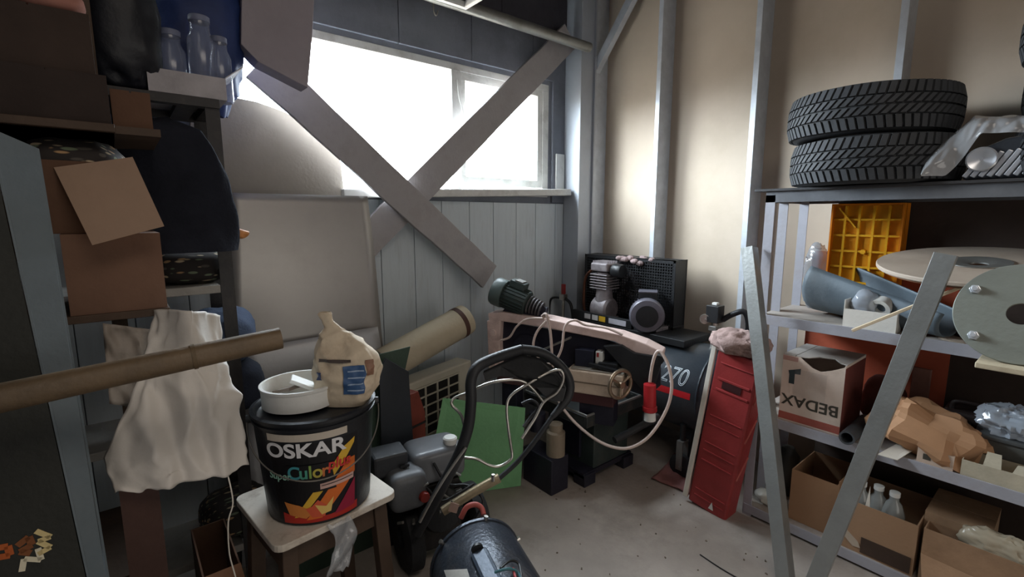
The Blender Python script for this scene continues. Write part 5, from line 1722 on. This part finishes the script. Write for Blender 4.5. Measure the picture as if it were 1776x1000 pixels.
# plank with the bolted flange disc on it
pl0 = Wz(1690, 622, Z2 + .022)
plk = MB().bb(2.13, 2.75, -.22, Wx(1694, 618, 2.15).y, Z2 + .005, Z2 + .024)
b = plk.build('plank', mat('pale_plank', (198, 186, 160), .6, var=.1, dirt=(140, 120, 96), damt=.5, dscale=10), bevel=.003)
tag(b, 'pale wooden plank jutting out of the second shelf under the grey disc', 'plank')
fx = Wx(1768, 562, 2.22)
FR = .165
fl0 = Matrix.Translation((2.235, fx.y, Z2 + .025 + FR * .95)) @ Matrix.Rotation(-PI / 2 + R(18), 4, 'Y')
dsc = thing('flange_disc', 'grey steel disc with bolts and a centre hole leaning on the rack', 'disc', (2.21, fx.y, Z2 + .025))
M_disc = mat('grey_green_paint', (128, 132, 124), .5, .2, var=.05, scale=5)
MB().lathe([(.035, -.007), (FR - .002, -.007), (FR, -.005), (FR, .005), (FR - .002, .007), (.035, .007)], 64, fl0, closed=True).build('disc_plate', M_disc, dsc, smooth=35)
for a in (60, 132, 204, 276, 348):
    q = fl0 @ Vector((.135 * math.cos(R(a)), .135 * math.sin(R(a)), 0))
    ex = (fl0.to_3x3() @ Vector((0, 0, 1)))
    MB().cyl(q + ex * .0065, q + ex * .018, .017, .015, 6).cyl(q + ex * .018, q + ex * .028, .009, n=10).build('bolt', M_chrome, dsc, bevel=.002)

# third shelf ------------------------------------------------------
ba0, ba1 = Wx(1352, 700, 2.535), Wx(1458, 750, 2.535)
bxm = mat('reddish_white_card', (224, 206, 192), .8, var=.07, scale=5, dirt=(150, 120, 100), damt=.4)
bex = thing('cardboard_box', 'worn pale cardboard box with upside-down lettering and red edges', 'box', (2.65, (ba0.y + ba1.y) / 2, Z3), 'boxes on the rack')
X0, X1, Y0, Y1, ZT = 2.532, 2.83, ba1.y, ba0.y, Wx(1400, 622, 2.535).z
Y0 += .005
hole = MB()
w_ = .005
hole.bb(X0, X1, Y0, Y1, Z3 + .001, Z3 + .006)
hole.bb(X1 - w_, X1, Y0, Y1, Z3 + .006, ZT).bb(X0 + w_, X1 - w_, Y1 - w_, Y1, Z3 + .006, ZT).bb(X0 + w_, X1 - w_, Y0, Y0 + w_, Z3 + .006, ZT)
yy_ = [Y0, Y0 + .06, Y0 + .10, Y0 + .135, Y0 + .17, Y0 + .19, Y1]
zz_ = [ZT - .004, ZT - .035, ZT - .05, ZT - .04, ZT - .015, ZT, ZT]
hole.prism([(X0, Y0, Z3 + .006), (X0, Y1, Z3 + .006)] + [(X0, y, z) for y, z in reversed(list(zip(yy_, zz_)))], (w_, 0, 0))
hole.build('box_body', bxm, bex)
MB().bb(X0, X1, Y0 + .215, Y1, ZT + .0005, ZT + .005).build('lid_flap', mat('grey_lid_card', (186, 180, 174), .75, var=.05), bex)
MB().prism([(X1, Y0, ZT + .0005), (X1, Y0 + .211, ZT + .0005), (X0 + .0, Y0 + .211, ZT + .0005), (X0 + .012, Y0 + .16, ZT + .0005), (X0 + .07, Y0 + .13, ZT + .0005), (X0 + .09, Y0 + .07, ZT + .0005), (X0 + .03, Y0 + .03, ZT + .0005), (X0 + .02, Y0, ZT + .0005)], (0, 0, .0045)).build('lid_flap', MATS['grey_lid_card'], bex)
MB().bb(X0 - .0008, X0, Y0, Y1, Z3 + .008, Z3 + .045).build('red_border', mat('faded_red_print', (176, 96, 84), .8, var=.15, bump=0), bex)
MB().bb(X0 - .0008, X0, Y0 + .2, Y1, ZT - .025, ZT - .002).build('red_border', mat('pale_red_print', (190, 150, 140), .8, var=.15, bump=0), bex)
MB().bb(X0, X1, Y0 - .0008, Y0, Z3 + .008, ZT - .01).build('red_side', mat('dark_red_print', (110, 56, 50), .8, var=.2, bump=0), bex)
vs, fs = text2d('BEDAX', .075, .0003, 1.05, .0014)
YC = (Y0 + Y1) / 2
vs = [Vector((X0 - .0012 - v.z, YC + .0 + v.x, Z3 + .115 - v.y)) for v in vs]      # turned upside down
M_ink = mat('box_ink', (70, 66, 58), .8, var=.1, bump=0)
MB().add(vs, fs).build('lettering', M_ink, bex)
aw = [(.0, .0), (.055, .02), (.055, -.01), (.03, -.012), (.03, -.065), (.005, -.065), (.005, -.02)]
MB().prism([(X0 - .0008, Y1 - .03 - y, ZT - .075 + z) for y, z in aw], (-.0006, 0, 0)).build('printed_mark', mat('mark_teal', (58, 70, 74), .8, bump=0), bex)
tape = MB().grid(lambda u, v: Vector((X0 - .002 - .004 * abs(noise.noise(Vector((u * 7, v * 7, 3)))), Y0 + .07 + .14 * u, ZT - .06 - .14 * v)), 12, 12)
tape.build('tape_film', clear_mat('tape_film', (220, 224, 226), .06, .1), bex, smooth=50)

# brown paper bag, crumpled
bp_ = Wx(1612, 735, 2.60)
kraft = mat('kraft_paper', (180, 136, 100), .75, var=.07, scale=8, bump=.15, bscale=40)
rotb = Matrix.Rotation(R(16), 3, 'X') @ Matrix.Rotation(R(8), 3, 'Y')
kb_ = MB().blob((2.63, bp_.y + .01, Z3 + .105), (.112, .178, .098), 26, 15, .42, 13, .62, .34, 11, rot=rotb, flat=.1, seed=52)
b = kb_.build('paper_bag', kraft, smooth=14)
tag(b, 'crumpled brown paper bag lying on the third shelf of the rack', 'bag')
# grey tube
tp0, tp1 = Wx(1470, 775, 2.44), Vector((2.75, Wx(1470, 775, 2.44).y + .015, Z3 + .033))
tp0 = Vector((2.45, tp1.y - .005, Z3 + .036))
tl = (tp1 - tp0).normalized()
tmx = Matrix.Translation(tp0) @ tl.to_track_quat('Z', 'Y').to_matrix().to_4x4()
b = MB().lathe([(.024, 0), (.031, 0), (.031, .3), (.024, .3)], 28, tmx, closed=True).build('pipe_piece', mat('pipe_grey', (84, 88, 92), .5), smooth=35)
tag(b, 'short dark grey plastic pipe sticking out beside the lettered box', 'pipe')
# paper flap and small cartons at the front edge
pf = MB().prism([Wz(1522, 788, Z3 + .002), Wz(1556, 798, Z3 + .002), Wz(1592, 776, Z3 + .03), Wz(1570, 762, Z3 + .03)], (0, 0, .003)).build('card_sheet', M_paper)
tag(pf, 'folded white card lying on the third shelf left of the small pale box', 'card')


def small_box(name, label, px0, px1, x, d, h, m, marks=0, group='small cartons on the rack'):
    y1, y0 = Wx(px0, 790, x).y, Wx(px1, 790, x).y
    t = thing(name, label, 'box', (x + d / 2, (y0 + y1) / 2, Z3), group)
    carton(t, x, x + d, y0, y1, Z3 + .001, Z3 + h, m, top=True, t=.003)
    for k in range(marks):
        MB().bb(x - .0008, x, y0 + .025 + .045 * k, y0 + .05 + .045 * k, Z3 + .02, Z3 + .032 + .012 * k).build('printed_mark', M_ink, t)
    return t


small_box('carton', 'small closed pale carton with printed marks under the brown paper bag', 1590, 1656, 2.515, .10, .062, mat('pink_white_card', (206, 184, 166), .8), 2)
ya, yb2 = Wx(1790, 800, 2.52).y, Wx(1668, 800, 2.52).y
t = thing('carton', 'long open cream carton at the front edge of the third shelf', 'box', (2.57, (ya + yb2) / 2, Z3), 'small cartons on the rack')
carton(t, 2.518, 2.64, ya, yb2, Z3 + .001, Z3 + .065, mat('cream_card', (190, 180, 158), .8), t=.003)
MB().prism([(2.518, yb2 - .06, Z3 + .065), (2.518, yb2 - .11, Z3 + .065), (2.54, yb2 - .105, Z3 + .115), (2.54, yb2 - .065, Z3 + .115)], (.003, 0, 0)).build('flap', MATS['cream_card'], t)
MB().prism([(2.518, yb2 - .14, Z3 + .065), (2.518, yb2 - .19, Z3 + .065), (2.535, yb2 - .2, Z3 + .1), (2.535, yb2 - .15, Z3 + .095)], (.003, 0, 0)).build('flap', MATS['cream_card'], t)
# grey tub with a clear bag on it
tu = Wx(1745, 765, 2.72)
t = thing('grey_tub', 'dark grey plastic tub behind the long cream carton', 'tub', (2.76, tu.y, Z3))
yq1, yq0 = Wx(1690, 770, 2.66).y, Wx(1800, 770, 2.66).y
MB().bb(2.66, 2.90, yq0, yq1, Z3 + .001, Z3 + .125).build('tub_body', mat('tub_grey', (96, 96, 92), .5), t, bevel=.012)
MB().bb(2.652, 2.908, yq0 - .008, yq1 + .008, Z3 + .125, Z3 + .142).build('tub_lid', mat('tub_lid_grey', (86, 88, 88), .5), t, bevel=.004)
b = MB().blob((2.74, (yq0 + yq1) / 2 - .01, Z3 + .20), (.09, .10, .065), 64, 36, .25, 12, .9, .5, 16, fine=.3, flat=.056, seed=61).build('plastic_bag', clear_mat('bag_blue_white', (206, 216, 228), .55, .15), smooth=45)
tag(b, 'crumpled bluish clear bag lying on the dark grey tub', 'bag')
# dark stuff at the back of the third shelf
M_dk = mat('dark_brown_plastic', (56, 46, 44), .5, var=.2)
for i, (px, py, x, s, lb) in enumerate(((1600, 640, 2.93, (.03, .10, .30), 'pinkish narrow board standing at the back of the third shelf'), )):
    q = Wx(px, py, x)
    b = MB().box((x, q.y, Z3 + .151), (.018, .07, .30)).build('narrow_board', mat('pinkish_board', (136, 96, 84), .7), bevel=.003)
    tag(b, lb, 'board')
q = Wx(1680, 672, 2.86)
t = thing('power_tool', 'dark brown power tool case lying behind the brown paper bag', 'tool case', (2.88, q.y, Z3))
MB().bb(2.80, 2.96, q.y - .10, q.y + .07, Z3 + .001, Z3 + .17).build('case_body', M_dk, t, bevel=.015)
MB().tube([(2.83, q.y + .04, Z3 + .165), (2.83, q.y + .03, Z3 + .205), (2.83, q.y - .06, Z3 + .205), (2.83, q.y - .07, Z3 + .165)], .010, 8).build('carry_handle', M_dk, t, smooth=50)
MB().bb(2.796, 2.80, q.y - .03, q.y - .01, Z3 + .10, Z3 + .13).build('latch', M_steel, t)
q = Wx(1535, 655, 2.88)
b = MB().blob((2.90, q.y, Z3 + .12), (.06, .09, .12), 32, 20, .2, 7, .8, .2, 11, flat=.118, seed=66).build('cloth_heap', mat('dark_red_cloth', (96, 52, 44), .95, var=.2), smooth=60)
tag(b, 'dark red-brown cloth heap behind the lettered box', 'cloth')

# bottom shelf -----------------------------------------------------
def low_box(label, px0, px1, py, x, d, h, m, **k):
    y1, y0 = Wx(px0, py, x).y, Wx(px1, py, x).y
    t = thing('cardboard_box', label, 'box', (x + d / 2, (y0 + y1) / 2, Z4), 'boxes on the rack')
    carton(t, x, x + d, y0, y1, Z4 + .001, Z4 + h, m, **k)
    return t, y0, y1


t, y0, y1 = low_box('plain brown box standing at the left of the bottom shelf', 1366, 1448, 900, 2.56, .3, .27, mat('brown_box_a', (158, 122, 92), .85, var=.05))
MB().bb(2.56, 2.86, y0 - .005, y0 - .0005, Z4 + .001, Z4 + .29).build('flap', MATS['brown_box_a'], t)
t, y0, y1 = low_box('wide open brown box with wrapped bottles on the bottom shelf', 1455, 1592, 920, 2.525, .32, .24, mat('brown_box_b', (160, 128, 100), .85, var=.05))
MB().prism([(2.524, y1 - .02, Z4 + .10), (2.524, y0 + .2, Z4 + .055), (2.524, y0 + .19, Z4 + .03), (2.524, y0 + .22, Z4 + .025), (2.524, y1 - .02, Z4 + .06)], (-.003, 0, 0)).build('torn_flap', M_card_l, t)
MB().bb(2.5215, 2.5245, y0 + .01, y0 + .19, Z4 + .01, Z4 + .085).build('dark_hand_hole', mat('hole_shade', (70, 54, 44), .9), t)  # flat plate coloured dark for the shade seen in the hand hole
M_bot = clear_mat('cloudy_plastic', (176, 180, 178), .55, .2)
for i, (f_, dx, lb) in enumerate(((.82, .08, 'cloudy wrapped bottle at the left end of the open brown box'), (.6, .1, 'cloudy wrapped bottle in the middle of the open brown box'), (.38, .09, 'cloudy wrapped bottle at the right of the open brown box'))):
    yb_ = y0 + (y1 - y0) * f_
    bo = thing('bottle', lb, 'bottle', (2.525 + dx, yb_, Z4 + .008), 'wrapped bottles in the open box')
    MB().lathe([(.035, 0), (.045, .01), (.045, .2), (.03, .25), (.018, .265), (.018, .29)], 22, Matrix.Translation((2.525 + dx, yb_, Z4 + .008))).build('bottle_body', M_bot, bo, smooth=50)
    MB().lathe([(.02, .285), (.02, .305), (.001, .307)], 18, Matrix.Translation((2.525 + dx, yb_, Z4 + .008))).build('cap', M_whitep, bo, smooth=40)
b = MB().prism([(2.535, y0 + (y1 - y0) * .70, Z4 + .2), (2.535, y0 + (y1 - y0) * .62, Z4 + .2), (2.545, y0 + (y1 - y0) * .66, Z4 + .33)], (.003, 0, 0)).build('paper_scrap', M_paper)
tag(b, 'white pointed paper scrap sticking up between the wrapped bottles', 'paper')
t, y0, y1 = low_box('brown box behind with a reddish torn edge on the bottom shelf', 1602, 1725, 905, 2.62, .28, .27, mat('brown_box_c', (166, 136, 108), .85), top=True)
MB().bb(2.6188, 2.6198, y0 + .05, y1 - .1, Z4 + .10, Z4 + .16).build('red_print', MATS['faded_red_print'], t)
t, y0, y1 = low_box('nearest brown box at the lower right corner on the bottom shelf', 1596, 1850, 965, 2.53, .085, .24, mat('brown_box_d', (158, 126, 98), .85), top=False)
MB().prism([(2.529, y1, Z4 + .12), (2.529, y0, Z4 + .10), (2.47, y0 + .02, Z4 + .03), (2.47, y1 - .02, Z4 + .05)], (0, 0, .004)).build('flap', MATS['brown_box_d'], t)
q = Wx(1735, 945, 2.60)
b = MB().blob((2.585, q.y, Z4 + .25), (.036, .10, .06), 54, 34, .25, 12, .9, .5, 16, fine=.3, seed=71).build('plastic_bag', clear_mat('cream_film', (206, 194, 170), .65, .25), smooth=45)
tag(b, 'crumpled cream plastic bag in the nearest brown box', 'bag')
q = Wz(1310, 882, Z4)
b = MB().blob((2.62, q.y - .02, Z4 + .03), (.06, .07, .03), 30, 14, .25, 14, .9, .3, 18, flat=.028, seed=73).build('plastic_scrap', clear_mat('white_scrap', (226, 224, 214), .7, .25), smooth=45)
tag(b, 'white plastic scrap on the bottom shelf behind the first upright', 'plastic scrap')
q = Wx(1325, 820, 2.75)
b = MB().lathe([(.05, 0), (.06, .01), (.06, .22), (.04, .25), (.03, .27), (.001, .275)], 26, Matrix.Translation((2.80, .97, Z4 + .001))).build('canister', mat('dark_canister', (52, 52, 50), .5), smooth=40)
tag(b, 'dark canister at the back of the bottom shelf', 'canister')

# V-shaped steel frame standing in front of the rack
vb = Wx(1388, 1005, 2.13)
vb.z = .03
vfr = thing('trestle', 'V-shaped frame of two grey angle bars leaning on the rack front', 'frame', (vb.x, vb.y, 0))
lt, rtp = Wx(1305, 426, 2.44), Wx(1640, 440, 2.26)
for nm, tp_, side in (('angle_bar', lt, 1), ('angle_bar', rtp, -1)):
    base = vb + Vector((0, .035 * side, -.028))
    d = (tp_ - base).normalized()
    wv_ = d.cross(Vector((1, 0, 0))).normalized()
    if wv_.y < 0:
        wv_ = -wv_
    nv = d.cross(wv_).normalized()
    if nv.x > 0:
        nv = -nv
    m = MB()
    L_ = (tp_ - base).length
    fm_ = frame(base, wv_, d)
    z_ = 1 if (fm_.to_3x3() @ Vector((0, 0, 1))).dot(nv) > 0 else -1
    if side > 0:
        m = MB(fm_).bb(-.002, .058, 0, L_, 0, .005 * z_).bb(-.002, .003, 0, L_, 0, -.055 * z_)
    else:
        m = MB(fm_).bb(-.032, .032, 0, L_, 0, .005 * z_).bb(-.032, -.027, 0, L_, 0, -.03 * z_)
    m.build(nm, mat('grey_angle_steel', (152, 154, 152), .42, .55, var=.08, scale=7, dirt=(120, 120, 112), damt=.4, dscale=4), vfr, bevel=.001)
MB().bb(vb.x - .02, vb.x + .03, vb.y - .05, vb.y + .06, 0, .012).build('foot_plate', M_steel, vfr)

# small things on the floor
b = MB().tube([Wz(1214, 961, .004), Wz(1250, 985, .004), Wz(1290, 1008, .004)], .003, 6).build('wire', M_blackp)
tag(b, 'thin black wire lying on the concrete floor in front of the rack', 'wire')
random.seed(11)
dbs = MB()
for k in range(34):
    px, py = random.uniform(930, 1330), random.uniform(800, 995)
    q = Wz(px, py, .003)
    dbs.box(q, (random.uniform(.003, .011), random.uniform(.003, .008), random.uniform(.003, .006)), Matrix.Rotation(random.random() * 6, 3, 'Z'))
b = dbs.build('floor_debris', mat('debris_grey', (120, 108, 96), .9, var=.4, scale=30), kind='stuff')
b['label'], b['category'] = 'small grit and chips scattered on the concrete floor', 'debris'
